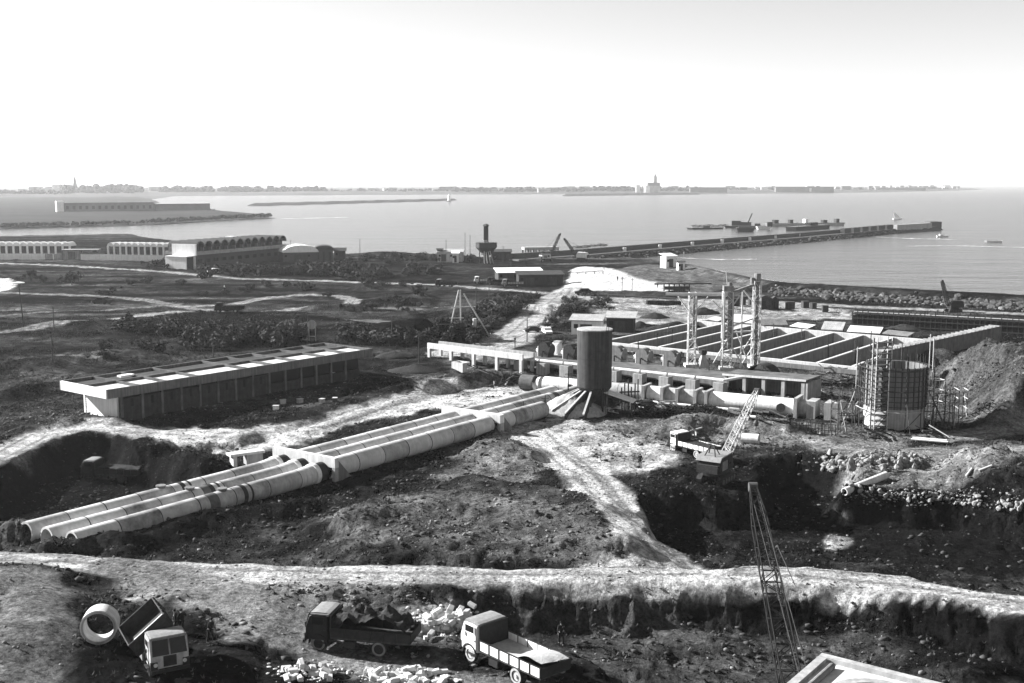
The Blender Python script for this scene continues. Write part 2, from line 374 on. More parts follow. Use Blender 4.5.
def height(x, y, rm=None):
    h = coarse(x, y)
    if rm is None: rm = roadmask(x, y)
    k = 1-.8*rm
    ru = .5+.5*sstep(vnoise(x/14, y/14, 5)*1.6-.2)
    return h + k*ru*(.38*fbm(x, y, 6, 3, 1)+.30*fbm(x, y, 1.9, 3, 2)) + (.03+.15*k*ru)*fbm(x, y, .95, 3, 3)*sstep((260-y)/120)
def G(px, py, dz=0):
    """where the sight line of a picture point meets the ground"""
    a = P(px, py, 1.5); b = P(px, py, SEA); t = np.linspace(0, 1, 240)
    X = a.x+(b.x-a.x)*t; Y = a.y+(b.y-a.y)*t; Z = a.z+(b.z-a.z)*t
    H = height(X, Y); i = int(np.argmax(H >= Z)) if (H >= Z).any() else 239
    return Vector((X[i], Y[i], H[i]+dz))
def gz(x, y): return float(height(np.array([x]), np.array([y]))[0])
def scale_at(p): return FPX/(p.y*math.cos(PITCH)+(CAM_Z-p.z)*math.sin(PITCH))

def build_ground():
    nu, nv = 760, 700
    u = np.linspace(-.72, .72, nu); t = np.linspace(0, 1, nv); Yr = 26*np.exp(t*math.log(800/26))
    UU, YY = np.meshgrid(u, Yr); X = (UU*YY).ravel(); Y = YY.ravel()
    rm = roadmask(X, Y); Z = height(X, Y, rm)
    zz = Z.reshape(nv, nu); gy_ = np.gradient(zz, axis=0)/np.gradient(YY, axis=0); gx_ = np.gradient(zz, axis=1)/np.gradient(X.reshape(nv, nu), axis=1)
    slope = np.clip(np.hypot(gx_, gy_).ravel()-.22, 0, .8)*(1-rm)*sstep((240-Y)/60); Z = Z+slope*(.8*fbm(X, Y, 5.5, 2, 43)+.75*fbm(X+.5*Y, Y-.3*X, 1.1, 4, 41)+.45*fbm(X, Y, .5, 2, 42))
    n1 = fbm(X, Y, 11, 4, 51); n2 = fbm(X, Y, 2.2, 4, 52)
    n3 = fbm(X*.6, Y, .9, 3, 53); alb = .092*np.exp(1.15*n1+.8*n2+.5*n3)
    far = sstep((Y-200)/60); st = fbm(X*.25, Y, 9, 3, 61); alb = alb*(1-far)+far*(.078*np.exp(1.5*st+.8*n2))
    wb = 1.5*n2+1.0*n1
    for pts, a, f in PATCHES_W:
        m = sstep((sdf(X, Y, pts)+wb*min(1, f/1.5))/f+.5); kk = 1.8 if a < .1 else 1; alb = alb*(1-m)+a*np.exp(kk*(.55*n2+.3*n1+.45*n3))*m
    for pts, hw, a, f in TRACKS_W:
        d = dist_poly(X, Y, pts); m = sstep((hw-d+(.2 if a == .50 else .55)*wb)/f+.5)*(1-.85*sstep((slope-.12)/.3)*(a > .3)*(Y < 120))
        rut = 1-.42*np.exp(-((np.abs(d-hw*.12*np.sin(Y*.05))-hw*.36)/.28)**2)-.2*np.exp(-((d-hw*.8)/.25)**2) if a > .3 else 1.0
        alb = alb*(1-m)+a*np.exp(.3*n2+.15*n3)*rut*m
    dl = sdf(X, Y, LAND); bm = sstep((9-dl)/6)*(X > 30); alb = alb*(1-bm)+.30*bm
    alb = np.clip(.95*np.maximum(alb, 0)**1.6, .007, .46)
    me = bpy.data.meshes.new('ground')
    co = np.stack([X, Y, Z], 1).astype(np.float32)
    idx = np.arange(nu*nv).reshape(nv, nu)
    q = np.stack([idx[:-1, :-1], idx[:-1, 1:], idx[1:, 1:], idx[1:, :-1]], -1).reshape(-1, 4)
    keep = (Z[q].max(1) > SEA-1.9); q = q[keep]
    me.vertices.add(len(co)); me.vertices.foreach_set('co', co.ravel())
    me.loops.add(q.size); me.loops.foreach_set('vertex_index', q.ravel().astype(np.int32))
    me.polygons.add(len(q)); me.polygons.foreach_set('loop_start', (np.arange(len(q))*4).astype(np.int32))
    me.polygons.foreach_set('use_smooth', np.ones(len(q), bool))
    me.update(calc_edges=True); me.validate()
    at = me.attributes.new('soil_and_shade', 'FLOAT', 'POINT'); at.data.foreach_set('value', alb.astype(np.float32))
    m = bpy.data.materials.new('earth'); m.use_nodes = True; t = m.node_tree; N = t.nodes; L = t.links
    p = N['Principled BSDF']; p.inputs['Roughness'].default_value = .95; p.inputs['Specular IOR Level'].default_value = 0
    a = N.new('ShaderNodeAttribute'); a.attribute_name = 'soil_and_shade'; tc = N.new('ShaderNodeTexCoord')
    n = N.new('ShaderNodeTexNoise'); n.inputs['Scale'].default_value = 2.6; n.inputs['Detail'].default_value = 8; n.inputs['Roughness'].default_value = .75
    L.new(tc.outputs['Object'], n.inputs['Vector'])
    mr = N.new('ShaderNodeMapRange'); mr.inputs[1].default_value = .34; mr.inputs[2].default_value = .66; mr.inputs[3].default_value = .3; mr.inputs[4].default_value = 1.7
    L.new(n.outputs[0], mr.inputs[0])
    nf = N.new('ShaderNodeTexNoise'); nf.inputs['Scale'].default_value = .7; nf.inputs['Detail'].default_value = 10; nf.inputs['Roughness'].default_value = .8; nf.inputs['Distortion'].default_value = .6
    L.new(tc.outputs['Object'], nf.inputs['Vector'])
    mf = N.new('ShaderNodeMapRange'); mf.inputs[1].default_value = .36; mf.inputs[2].default_value = .64; mf.inputs[3].default_value = .45; mf.inputs[4].default_value = 1.5
    L.new(nf.outputs[0], mf.inputs[0]); mm = N.new('ShaderNodeMath'); mm.operation = 'MULTIPLY'; L.new(mr.outputs[0], mm.inputs[0]); L.new(mf.outputs[0], mm.inputs[1]); mr = mm
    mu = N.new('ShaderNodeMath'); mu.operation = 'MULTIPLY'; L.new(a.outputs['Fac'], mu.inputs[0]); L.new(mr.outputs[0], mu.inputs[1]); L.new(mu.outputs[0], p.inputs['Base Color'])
    nb = N.new('ShaderNodeTexNoise'); nb.inputs['Scale'].default_value = 1.6; nb.inputs['Detail'].default_value = 9; nb.inputs['Roughness'].default_value = .7
    L.new(tc.outputs['Object'], nb.inputs['Vector'])
    b = N.new('ShaderNodeBump'); b.inputs['Strength'].default_value = 1; b.inputs['Distance'].default_value = .5
    L.new(nb.outputs[0], b.inputs['Height']); L.new(b.outputs[0], p.inputs['Normal'])
    me.materials.append(m)
    o = link('ground', me); struct(o); return o, X, Y, Z, alb, rm
ground, GX, GY, GZ, GALB, GRM = build_ground()
GRID = GZ.reshape(700, 760); LOGR = math.log(800/26)
def surface(x, y):
    """height of the finished ground, read from its grid"""
    y = np.clip(y, 26.01, 799); fu = np.clip((x/y+.72)/1.44*759, 0, 758.999); fv = np.clip(np.log(y/26)/LOGR*699, 0, 698.999)
    i = fu.astype(int); j = fv.astype(int); a = fu-i; b = fv-j
    return (GRID[j, i]*(1-a)+GRID[j, i+1]*a)*(1-b)+(GRID[j+1, i]*(1-a)+GRID[j+1, i+1]*a)*b
def G(px, py, dz=0):
    a = P(px, py, 3.0); b = P(px, py, SEA-.5); t = np.linspace(0, 1, 400)
    X = a.x+(b.x-a.x)*t; Y = a.y+(b.y-a.y)*t; Z = a.z+(b.z-a.z)*t; H = surface(X, Y); hit = H >= Z
    i = int(np.argmax(hit)) if hit.any() else 399
    return Vector((X[i], Y[i], H[i]+dz))
def gz(x, y): return float(surface(np.array([x]), np.array([y]))[0])

# ---------------------------------------------------------------- sea
def build_sea():
    me = bpy.data.meshes.new('sea'); vs = []; fs = []
    ys = [60]+[150*1.25**k for k in range(24)]; ys = [y for y in ys if y < 22000]+[22000]
    nx = 24
    for y in ys:
        for i in range(nx+1): vs.append(((i/nx-.5)*2*(y*.8+500), y, SEA))
    for j in range(len(ys)-1):
        for i in range(nx): a = j*(nx+1)+i; fs.append((a, a+1, a+nx+2, a+nx+1))
    me.from_pydata(vs, [], fs)
    m = bpy.data.materials.new('sea_water'); m.use_nodes = True; t = m.node_tree; N = t.nodes; L = t.links
    p = N['Principled BSDF']; p.inputs['Base Color'].default_value = (.05, .05, .05, 1); p.inputs['Roughness'].default_value = .2; p.inputs['IOR'].default_value = 1.33
    tc = N.new('ShaderNodeTexCoord'); last = None
    for sc_, rot, dist, det in ((.03, .35, 1.8, 5), (.14, .2, .9, 5), (.5, .5, .3, 4)):
        mp = N.new('ShaderNodeMapping'); mp.inputs['Rotation'].default_value = (0, 0, rot); mp.inputs['Scale'].default_value = (.45, 1.6, 1)
        n = N.new('ShaderNodeTexNoise'); n.inputs['Scale'].default_value = sc_; n.inputs['Detail'].default_value = det
        b = N.new('ShaderNodeBump'); b.inputs['Strength'].default_value = 1; b.inputs['Distance'].default_value = dist
        L.new(tc.outputs['Object'], mp.inputs[0]); L.new(mp.outputs[0], n.inputs['Vector']); L.new(n.outputs[0], b.inputs['Height'])
        if last: L.new(last.outputs[0], b.inputs['Normal'])
        last = b
    L.new(last.outputs[0], p.inputs['Normal'])
    me.materials.append(m); return struct(link('sea', me))
build_sea()
# ---------------------------------------------------------------- trucks
def arc(cx, cz, r, a0, a1, n): return [(cx+r*math.cos(a0+(a1-a0)*i/n), cz+r*math.sin(a0+(a1-a0)*i/n)) for i in range(n+1)]
def make_truck(label, loc, rz, body, roof, panel, load=None, tyre='rubber', scale=1.0, bed=True, rim='rim', stake='truckdark', group='lorries on the site'):
    """forward-control lorry, nose along +x, 6.7 m long"""
    BL = 5.4; t = T('lorry', label, 'lorry', loc, rz, group); t.scale = (scale,)*3
    Wd = 2.25
    cab = MB()
    prof = [(1.75,.75),(3.28,.72),(3.36,.95),(3.36,1.55),(3.22,2.0),(3.05,2.42),(2.85,2.52),(1.85,2.52),(1.75,2.45)]
    n = len(prof); ys = [(-Wd/2, .84), (-Wd/2+.05, .93), (-Wd/2+.2, 1.0), (Wd/2-.2, 1.0), (Wd/2-.05, .93), (Wd/2, .84)]
    vs = []; cx, cz = 2.5, 1.6
    for y, k in ys: vs += [(cx+(x-cx)*(k*.5+.5), y, cz+(z-cz)*(k*.4+.6)) for x, z in prof]
    fs = [tuple(range(n))[::-1], tuple(range(5*n, 6*n))]
    for a in range(5): fs += [(a*n+i, (a+1)*n+i, (a+1)*n+(i+1) % n, a*n+(i+1) % n) for i in range(n)]
    cab.add(vs, fs); c = cab.build('cab', M[body], t, smooth=True)
    MB().extr([(1.68,2.50),(3.02,2.50),(2.98,2.58),(2.6,2.63),(1.95,2.63),(1.68,2.58)], -Wd/2+.14, Wd/2-.14).extr([(1.70,2.42),(3.0,2.42),(2.95,2.54),(1.70,2.55)], -Wd/2+.03, Wd/2-.03).build('cab_roof', M[roof], t)
    for s in (-1, 1):
        b = MB(); q = [(3.37,s*.05,1.55),(3.35,s*1.02,1.55),(3.08,s*.97,2.45),(3.11,s*.05,2.45)]
        b.add([Vector(v)+Vector((o, 0, o*.4)) for o in (.0, .05) for v in q], [(0,1,2,3),(4,5,6,7),(0,4,5,1),(1,5,6,2),(2,6,7,3),(3,7,4,0)])
        b.build('windscreen', M['glass'], t)
        d = MB().box((2.35, s*(Wd/2+.012), 1.35), (.95,.03,1.0)).build('door', M[panel if panel == 'white' else body], t)
        MB().box((1.98, s*(Wd/2+.05), 1.5), (.14,.05,.04)).build('handle', M['steel'], d); MB().box((1.865, s*(Wd/2+.012), 1.55), (.02,.034,1.5)).build('door_seam', M['joint'], d); MB().box((2.84, s*(Wd/2+.012), 1.5), (.02,.034,1.3)).build('door_seam', M['joint'], d)
        MB().box((2.42, s*(Wd/2+.012), 1.89), (.95,.05,.05)).box((2.42, s*(Wd/2+.012), 2.36), (.95,.05,.05)).box((2.0, s*(Wd/2+.012), 2.12), (.05,.05,.5)).box((2.86, s*(Wd/2+.012), 2.12), (.05,.05,.5)).build('window_frame', M[panel if panel == 'white' else body], t); MB().box((2.3, s*(Wd/2+.06), .62), (.7,.16,.05)).build('step', M['rust'], t)
        MB().box((2.42, s*(Wd/2+.005), 2.12), (.85,.04,.46)).build('side_window', M['glass'], t)
        MB().tube((3.33,s*.86,1.02),(3.42,s*.86,1.02),.12,n=12).build('headlight', M['palesteel'], t)
        MB().extr(arc(2.45,.52,.68,0,math.pi,10)+[(1.86,.52)]+arc(2.45,.52,.58,math.pi,0,10)[1:], s*(Wd/2)-.2 if s > 0 else -Wd/2-.06, s*(Wd/2)+.06 if s > 0 else -Wd/2+.2).build('mudguard', M['truckdark'], t)
        MB().tube((3.1,s*(Wd/2+.02),1.9),(3.2,s*(Wd/2+.22),1.95),.015,n=4).box((3.2,s*(Wd/2+.24),1.95),(.04,.14,.24)).build('mirror', M['steel'], t)
    g = MB()
    for k in range(6): g.box((3.375, 0, .92+k*.1), (.05,.72-.05*abs(k-3),.045))
    g.box((3.365,0,1.17),(.03,.78,.66)); g.build('grille', M['truckdark'], t)
    MB().box((3.46,0,.62),(.12,Wd+.05,.2)).build('bumper', M['truckdark'], t)
    for s in (-1, 1): MB().box((3.32,s*.95,.95),(.12,.42,.5)).build('wing', M['truckdark'], t)
    CH = 6.2 if bed else 5.2; MB().box((3-CH/2,.4,.72),(CH,.14,.2)).box((3-CH/2,-.4,.72),(CH,.14,.2)).box((3-CH,0,.72),(.14,.9,.16)).box((0,0,.72),(.14,.9,.16)).box(((-1.75 if bed else -1.1),0,.52),(.2,1.9,.16)).box((2.4,0,.52),(.2,1.9,.16)).build('chassis', M['rust'], t)
    MB().box((.35,-.95,.62),(.95,.4,.42)).build('fuel_tank', M['greysteel'], t)
    MB().box((.3,.95,.62),(.8,.36,.4)).build('toolbox', M['truckdark'], t)
    RA = -1.75 if bed else -1.1
    def wheel(x, y, dual):
        wd = .48 if dual else .28; s = 1 if y > 0 else -1
        w_ = MB().lathe([(.3,-wd/2),(.46,-wd/2),(.52,-wd/2+.06),(.52,wd/2-.06),(.46,wd/2),(.3,wd/2)], 22)
        w_.v = [(x+v[0], y+v[2], .52+v[1]) for v in w_.v]; w_ = w_.build('wheel', M['rubber'], t)
        rr = MB().ring((x,y+s*wd*.42,.52),(x,y+s*wd*.53,.52),.46,.33,22); rr.build('tyre_wall', M[tyre], w_)
        MB().tube((x,y-s*.1,.52),(x,y+s*wd*.4,.52),.3,n=18).tube((x,y,.52),(x,y+s*wd*.55,.52),.11,n=10).build('rim', M[rim], w_)
    for s in (-1, 1): wheel(2.45, s*.96, False); wheel(RA, s*.93, True)
    if bed:
        MB().box((1.55-BL/2,0,1.02),(BL,2.3,.12)).build('bed_floor', M['timber'], t)
        MB().box((1.56,0,1.75),(.08,2.3,1.5)).box((1.60,-.7,1.75),(.06,.08,1.5)).box((1.60,.7,1.75),(.06,.08,1.5)).build('headboard', M['truckdark'], t)
        for s in (-1, 1):
            for k in range(6):
                x = 1.5-BL/12-k*BL/6.05
                MB().box((x, s*1.15, 1.36), (BL/6-.1,.06,.56)).build('side_panel', M[panel], t)
            for k in range(7):
                MB().box((1.5-k*BL/6.08-.01, s*1.165, 1.36), (.07,.1,.62)).build('stake', M[stake], t)
            MB().box((1.53-BL/2, s*1.15, 1.67), (BL-.02,.08,.05)).build('rail', M['truckdark'], t)
        MB().box((1.5-BL,0,1.36),(.07,2.3,.58)).build('tailgate', M['truckdark'], t)
    if load:
        lm, fn = load; nx, ny = 26, 14; vs = []; fs = []
        for i in range(nx+1):
            for j in range(ny+1):
                x = 1.56-BL+(BL-.1)*i/nx; y = -1.1+2.2*j/ny; vs.append((x, y, 1.08+max(0, fn((x-1.56+BL)/(BL-.1), y/1.1))))
        for i in range(nx):
            for j in range(ny): a = i*(ny+1)+j; fs.append((a, a+ny+1, a+ny+2, a+1))
        MB().add(vs, fs).build('load', M[lm], t, smooth=True)
    return t
def n1d(x, y, s=1.0, sd_=0): return float(fbm(np.array([x]), np.array([y]), s, 3, sd_)[0])
def heading(pa, pb): return math.atan2(pb.y-pa.y, pb.x-pa.x)
# the dark loaded lorry: nose to the left
a, b = G(322, 650), G(376.5, 657)
lumps = lambda u, v: .95+.5*math.exp(-((u-.5)/.3)**2)*(1-.3*v*v)+.75*n1d(u*4.7, v*1.1, .62, 3)-(.3 if u < .1 else 0)
dk = make_truck('dark loaded lorry with a dusty pale cab roof, heaped with black earth', (0,0,0), 0, 'truckdark', 'truckroof', 'truckdark', ('load', lumps), tyre='greysteel', rim='rubber')
def seat(tr, front, rear, base=(2.45, -1.75), side=1):
    """stand a lorry with its near-side wheels on two ground points"""
    h = heading(rear, front); sc_ = tr.scale.x
    ax = Vector((math.cos(h), math.sin(h), 0)); nrm = Vector((-math.sin(h), math.cos(h), 0))
    c = (front+rear)/2 - ax*sc_*(base[0]+base[1])/2 - nrm*side*1.0*sc_
    c.z = (gz(c.x+ax.x*2, c.y+ax.y*2)+gz(c.x-ax.x*2, c.y-ax.y*2))/2+.03
    tr.location = c; tr.rotation_euler.z = h
seat(dk, a, b, side=1)
# the pale-sided lorry carrying sand
a, b = G(473, 664), G(516, 684)
sandf = lambda u, v: .12+.55*sstep(np.array((.55-u)/.3))*(.75+.25*v)*1.0+.05*n1d(u*5, v, .5, 8)+.25*math.exp(-((u-.18)/.25)**2)
wt = make_truck('lorry with white side boards and white door carrying pale sand', (0,0,0), 0, 'white', 'truckroof', 'white', ('sand', sandf), tyre='dusty', scale=1.06)
seat(wt, a, b, side=1)
# the tipper with the tilted skip
dp = make_truck('pale-cabbed tipper lorry facing us with its body tipped sideways', (0,0,0), 0, 'trucktan', 'truckroof', 'trucktan', None, bed=False, rim='rubber')
p = G(168, 673); dp.rotation_euler.z = R(-61)
dp.location = p - Vector((math.cos(R(-61)), math.sin(R(-61)), 0))*2.6; dp.location.z = gz(dp.location.x, dp.location.y)+.03
for s, e in ((1, 'truckdark'),): pass
tip = MB()
bx0, bx1, hw, bh, th = -1.9, 1.45, 1.32, .85, .07
tip.box(((bx0+bx1)/2, hw, 0), (bx1-bx0, 2*hw, th)).box(((bx0+bx1)/2, 0, bh/2), (bx1-bx0, th, bh)).box(((bx0+bx1)/2, 2*hw, bh/2), (bx1-bx0, th, bh))
tip.box((bx0, hw, bh/2), (th, 2*hw, bh)).box((bx1, hw, .45), (th, 2*hw, .9))
for k in range(6): tip.box((bx0+.1+k*.63, 2*hw+.07, bh/2), (.09,.08,bh)).box((bx0+.1+k*.63, hw, -.09), (.09,2*hw,.12))
rx = Matrix.Rotation(R(37), 3, 'X')
tip.v = [tuple(rx @ Vector(v)+Vector((0, -1.5, 1.1))) for v in tip.v]
tb = tip.build('tipping_body', M['rust'], dp); fp = MB().box((-.3, hw*1.05, th*.5+.012), (.7, hw*1.7, .02)); fp.v = [tuple(rx @ Vector(v)+Vector((0, -1.5, 1.1))) for v in fp.v]; fp.build('sunlit_floor_strip', M['white'], tb); tb['label'] = 'dark steel skip raised to one side'  # white strip paints the sunlit part of the skip floor
MB().tube((-.8,.2,.8),(-.8,.35,2.2),.09,n=8).build('ram', M['steel'], dp)

# the lorry near the crane and the half-hidden one in the pit
mt = make_truck('lorry with pale cab roof and pale side boards parked near the crane', (0,0,0), 0, 'truckdark', 'white', 'white', ('load', lambda u, v: .5+.1*n1d(u*5, v, .6, 2)), tyre='dusty', scale=.95)
a, b = G(677, 451), G(693, 459); seat(mt, a, b, side=1)
ot = make_truck('dusty old lorry half hidden in the dark pit at the left', (0,0,0), 0, 'truckdark', 'truckroof', 'truckdark', ('load', lambda u, v: .7+.2*n1d(u*5, v, .6, 4)), rim='rubber', scale=1.0)
p = P(112, 478, -5.4); ot.location = (p.x, p.y, gz(p.x, p.y)+.05); ot.rotation_euler.z = R(172)

# far lorries and cars
def small_vehicle(name, label, cat, px, py, rz, body, kind='lorry', s=1.0, group=None, **k):
    p = G(px, py)
    if kind == 'lorry':
        o = make_truck(label, p, rz, body, k.get('roof', body), k.get('panel', body), k.get('load'), scale=s)
        if group: o['group'] = group
        return o
    t = T(name, label, cat, p, rz, group); t.scale = (s,)*3
    MB().extr([(-2.1,.35),(2.05,.35),(2.1,.75),(1.2,.92),(.7,1.42),(-.9,1.45),(-1.6,1.0),(-2.1,.9)], -.8, .8).build('car_body', M[body], t)
    MB().extr([(1.08,.95),(.68,1.36),(.72,1.38),(1.14,.96)], -.68, .68).extr([(-1.48,1.0),(-.95,1.38),(-1.0,1.4),(-1.54,1.01)], -.66, .66).build('windscreen', M['glass'], t)
    for sy in (-1, 1):
        MB().box((-.1, sy*.81, 1.15), (1.3,.02,.34)).build('side_window', M['glass'], t)
        MB().tube((2.06,sy*.58,.66),(2.13,sy*.58,.66),.1,n=8).build('headlight', M['palesteel'], t)
        for x in (-1.3, 1.3): MB().tube((x,sy*.62,.33),(x,sy*.84,.33),.33,n=14).build('wheel', M['rubber'], t)
    MB().box((2.13,0,.42),(.1,1.6,.12)).build('bumper', M['palesteel'], t)
    return t
small_vehicle('car', 'pale saloon car facing us beside the dirt road above the dark drums', 'car', 547, 334, R(-80), 'white', 'car')
small_vehicle('car', 'dark car with a bright rear parked on the open ground at the left', 'car', 102, 304, R(160), 'truckdark', 'car', 1.35)
small_vehicle('van', 'white car parked before the vaulted hall', 'car', 216, 274, R(20), 'white', 'car', 1.5)
small_vehicle('lorry', 'dark lorry on the track junction amid the scrub', 'lorry', 229, 313, R(185), 'truckdark', load=('load', lambda u, v: .9))
small_vehicle('lorry', 'dark lorry on the coast road below the sheds', 'lorry', 446, 287, R(170), 'truckdark', roof='trucktan')
small_vehicle('lorry', 'pale lorry at the head of the row on the coast road', 'lorry', 484, 284, R(185), 'white', panel='white', group='row of lorries on the coast road')
small_vehicle('lorry', 'dark lorry second in the row on the coast road', 'lorry', 497, 285, R(182), 'truckdark', panel='truckdark', group='row of lorries on the coast road', load=('load', lambda u, v: .9))
small_vehicle('lorry', 'pale boarded lorry third in the row on the coast road', 'lorry', 512, 287, R(180), 'trucktan', panel='trucktan', group='row of lorries on the coast road')
small_vehicle('car', 'dark car on the coast road just below the pale slope', 'car', 584, 295, R(178), 'truckdark', 'car', 1.4)
small_vehicle('car', 'small dark car by the edge of the wide dirt road', 'car', 532, 332, R(200), 'truckdark', 'car', .9)

# ---------------------------------------------------------------- people
def make_person_meshes(pose):
    """one continuous skinned body; jacket, trousers, hair as their own skins"""
    def skin(name, verts, edges, rad, m, sub=1):
        me = bpy.data.meshes.new(name+'_cage'); me.from_pydata(verts, edges, [])
        o = bpy.data.objects.new(name+'_cage', me); COL.objects.link(o)
        mod = o.modifiers.new('s', 'SKIN'); mod.use_smooth_shade = True
        for i, r_ in enumerate(rad): me.skin_vertices[0].data[i].radius = (r_, r_)
        me.skin_vertices[0].data[0].use_root = True
        ss = o.modifiers.new('u', 'SUBSURF'); ss.levels = sub; ss.render_levels = sub
        dg = bpy.context.evaluated_depsgraph_get(); r2 = bpy.data.meshes.new_from_object(o.evaluated_get(dg))
        bpy.data.objects.remove(o); bpy.data.meshes.remove(me); r2.name = name; r2.materials.clear(); r2.materials.append(M[m]); return r2
    lf, rf, lh, rh, le, re, lean = pose['lf'], pose['rf'], pose['lh'], pose['rh'], pose['le'], pose['re'], pose.get('lean', 0)
    V = lambda x, y, z: Vector((x+lean*max(0, z-.9), y, z))
    pel = V(0,0,.95); ch = V(0,0,1.28); nk = V(.0,0,1.48); hd = V(.03,0,1.6); cr = V(.03,0,1.70); nose = V(.115,0,1.59)
    ls, rs = V(0,.18,1.42), V(0,-.18,1.42); lk = (Vector((0,.1,.92))+Vector(lf))/2+Vector((.05,0,.02)); rk = (Vector((0,-.1,.92))+Vector(rf))/2+Vector((.05,0,.02))
    verts = [pel, ch, nk, hd, cr, nose]; rad = [.12,.13,.055,.095,.075,.022]; ed = [(0,1),(1,2),(2,3),(3,4),(3,5)]
    def chain(st, pts, rr):
        p = st
        for q, r_ in zip(pts, rr): verts.append(Vector(q)); rad.append(r_); ed.append((p, len(verts)-1)); p = len(verts)-1
        return p
    for sg, sh, el, hn in ((1, ls, le, lh), (-1, rs, re, rh)):
        el, hn = Vector(el), Vector(hn); d = (hn-el).normalized(); wr = hn-d*.06
        i = chain(1, [sh, el, wr, hn], [.062,.045,.03,.034])
        sdv = d.cross(Vector((0, sg, .3))).normalized()
        for k, (o_, ln) in enumerate(((-.03,.075),(-.01,.085),(.01,.08),(.03,.065))):
            chain(i, [hn+d*ln*.5+sdv*o_, hn+d*ln+sdv*o_*1.15+Vector((0,-sg*.015,0))], [.0095,.008])
        chain(i, [wr+d*.03+sdv*-.045, wr+d*.075+sdv*-.06], [.011,.009])
    for kn, ft, sg in ((lk, lf, 1), (rk, rf, -1)):
        ft = Vector(ft); chain(0, [Vector((0,sg*.1,.9)), kn, ft+Vector((0,0,.09)), ft+Vector((.07,0,.04)), ft+Vector((.17,0,.03))], [.088,.062,.042,.042,.032])
    body = skin('body', verts, ed, rad, 'skin')
    jv = [pel-Vector((0,0,.06)), pel, ch, V(0,0,1.43)]; jr = [.15,.155,.165,.085]; je = [(0,1),(1,2),(2,3)]
    for sg, sh, el, hn in ((1, ls, le, lh), (-1, rs, re, rh)):
        el, hn = Vector(el), Vector(hn); b0 = len(jv); jv += [sh, el, hn-(hn-el).normalized()*.09]; jr += [.085,.064,.048]; je += [(2, b0), (b0, b0+1), (b0+1, b0+2)]
    jacket = skin('jacket', jv, je, jr, pose.get('jacket', 'cloth'))
    tv = [pel, ]; tr = [.15]; te = []
    for kn, ft, sg in ((lk, lf, 1), (rk, rf, -1)):
        ft = Vector(ft); b0 = len(tv); tv += [Vector((0,sg*.1,.86)), kn, ft+Vector((0,0,.1))]; tr += [.11,.085,.07]; te += [(0, b0), (b0, b0+1), (b0+1, b0+2)]
    trousers = skin('trousers', tv, te, tr, pose.get('trousers', 'cloth'))
    h = MB().blob(hd+Vector((-.02,0,.055)), .115, 2, .03, (1,.88,.8)).build('hair', M['hair'])
    hm = h.data; bpy.data.objects.remove(h)
    return body, jacket, trousers, hm
STAND = dict(lf=(.02,.11,0), rf=(-.02,-.12,0), lh=(.08,.25,.82), rh=(.1,-.25,.82), le=(-.02,.26,1.13), re=(-.02,-.26,1.13))
WALK = dict(lf=(.26,.09,0), rf=(-.28,-.09,.02), lh=(-.14,.24,.86), rh=(.28,-.22,.92), le=(-.1,.25,1.13), re=(.04,-.26,1.13), lean=.06)
TOOL = dict(lf=(.16,.16,0), rf=(-.14,-.14,0), lh=(.38,.1,.86), rh=(.36,-.05,1.02), le=(.1,.28,1.12), re=(.08,-.28,1.14), lean=.22)
HIPS = dict(lf=(.02,.17,0), rf=(0,-.16,0), lh=(.12,.2,1.0), rh=(.12,-.2,1.0), le=(-.08,.36,1.18), re=(-.08,-.36,1.18))
POSES = {}
def person(label, px, py, rz, pose='STAND', h=1.72, pale=False, z=None):
    if (pose, pale) not in POSES:
        d = dict(globals()[pose])
        if pale: d['jacket'] = 'clothpale'
        POSES[(pose, pale)] = make_person_meshes(d)
    p = G(px, py) if z is None else P(px, py, z)
    t = T('person', label, 'person', p, rz, 'people on the site'); t.scale = (h/1.75,)*3
    for nme, me in zip(('body', 'jacket', 'trousers', 'hair'), POSES[(pose, pale)]): link(nme, me, t)
    return t
person('person in dark clothes standing at the right of the tipper cab, left of the pair', 175.5, 634, R(200), 'STAND', 1.74)
person('person in dark clothes standing beside the tipper, right of the pair', 182, 634, R(150), 'HIPS', 1.74)
pt = person('person in dark clothes leaning on a shovel right of the tipper', 210, 643, R(-20), 'TOOL', 1.76)
sh = T('shovel', 'long-handled shovel held by the person right of the tipper', 'shovel', pt.location+Vector((.45,-.1,0)), 0)
MB().tube((.05,0,.0),(-.05,0,1.35),.02,n=6).build('handle', M['timber'], sh); MB().box((.06,0,.1),(.04,.24,.3)).build('blade', M['steel'], sh)
person('person in dark clothes behind the sand lorry, legs hidden by its tail', 561, 645, R(100), 'WALK', 1.74)
person('person in dark clothes standing alone on the pale yard below the silo', 640, 467, R(80), 'STAND', 1.6)
person('person in dark clothes at the pipe foot near the silo, leftmost of three', 529.5, 419, R(60), 'STAND', 1.6)
person('person in dark clothes at the pipe foot near the silo, middle of three', 533.5, 419.5, R(-60), 'HIPS', 1.62)
person('person in dark clothes at the pipe foot near the silo, rightmost of three', 537.5, 418.5, R(100), 'STAND', 1.6)
person('person in dark clothes at the lower left end of the triple pipeline', 18.5, 536, R(40), 'TOOL', 1.7)
person('small dark figure standing on the pale slope', 617.5, 281, R(90), 'STAND')
person('small dark figure on the ridge top of the pale slope', 604, 270, R(0), 'STAND')
person('small dark figure at the lower right end of the pale slope', 657.5, 288, R(30), 'STAND')
person('person in a white shirt on the basin wall, left one', 669, 336, R(90), 'STAND', pale=True)
person('person in a white shirt on the basin wall, right one', 674, 335.5, R(-90), 'WALK', pale=True)
person('person in a white shirt at the front of the long flat-roofed building', 333.5, 379, R(-60), 'STAND', pale=True)
person('person in white walking in the scrub left of the track loop', 224.5, 291, R(0), 'WALK', 2.2, pale=True)
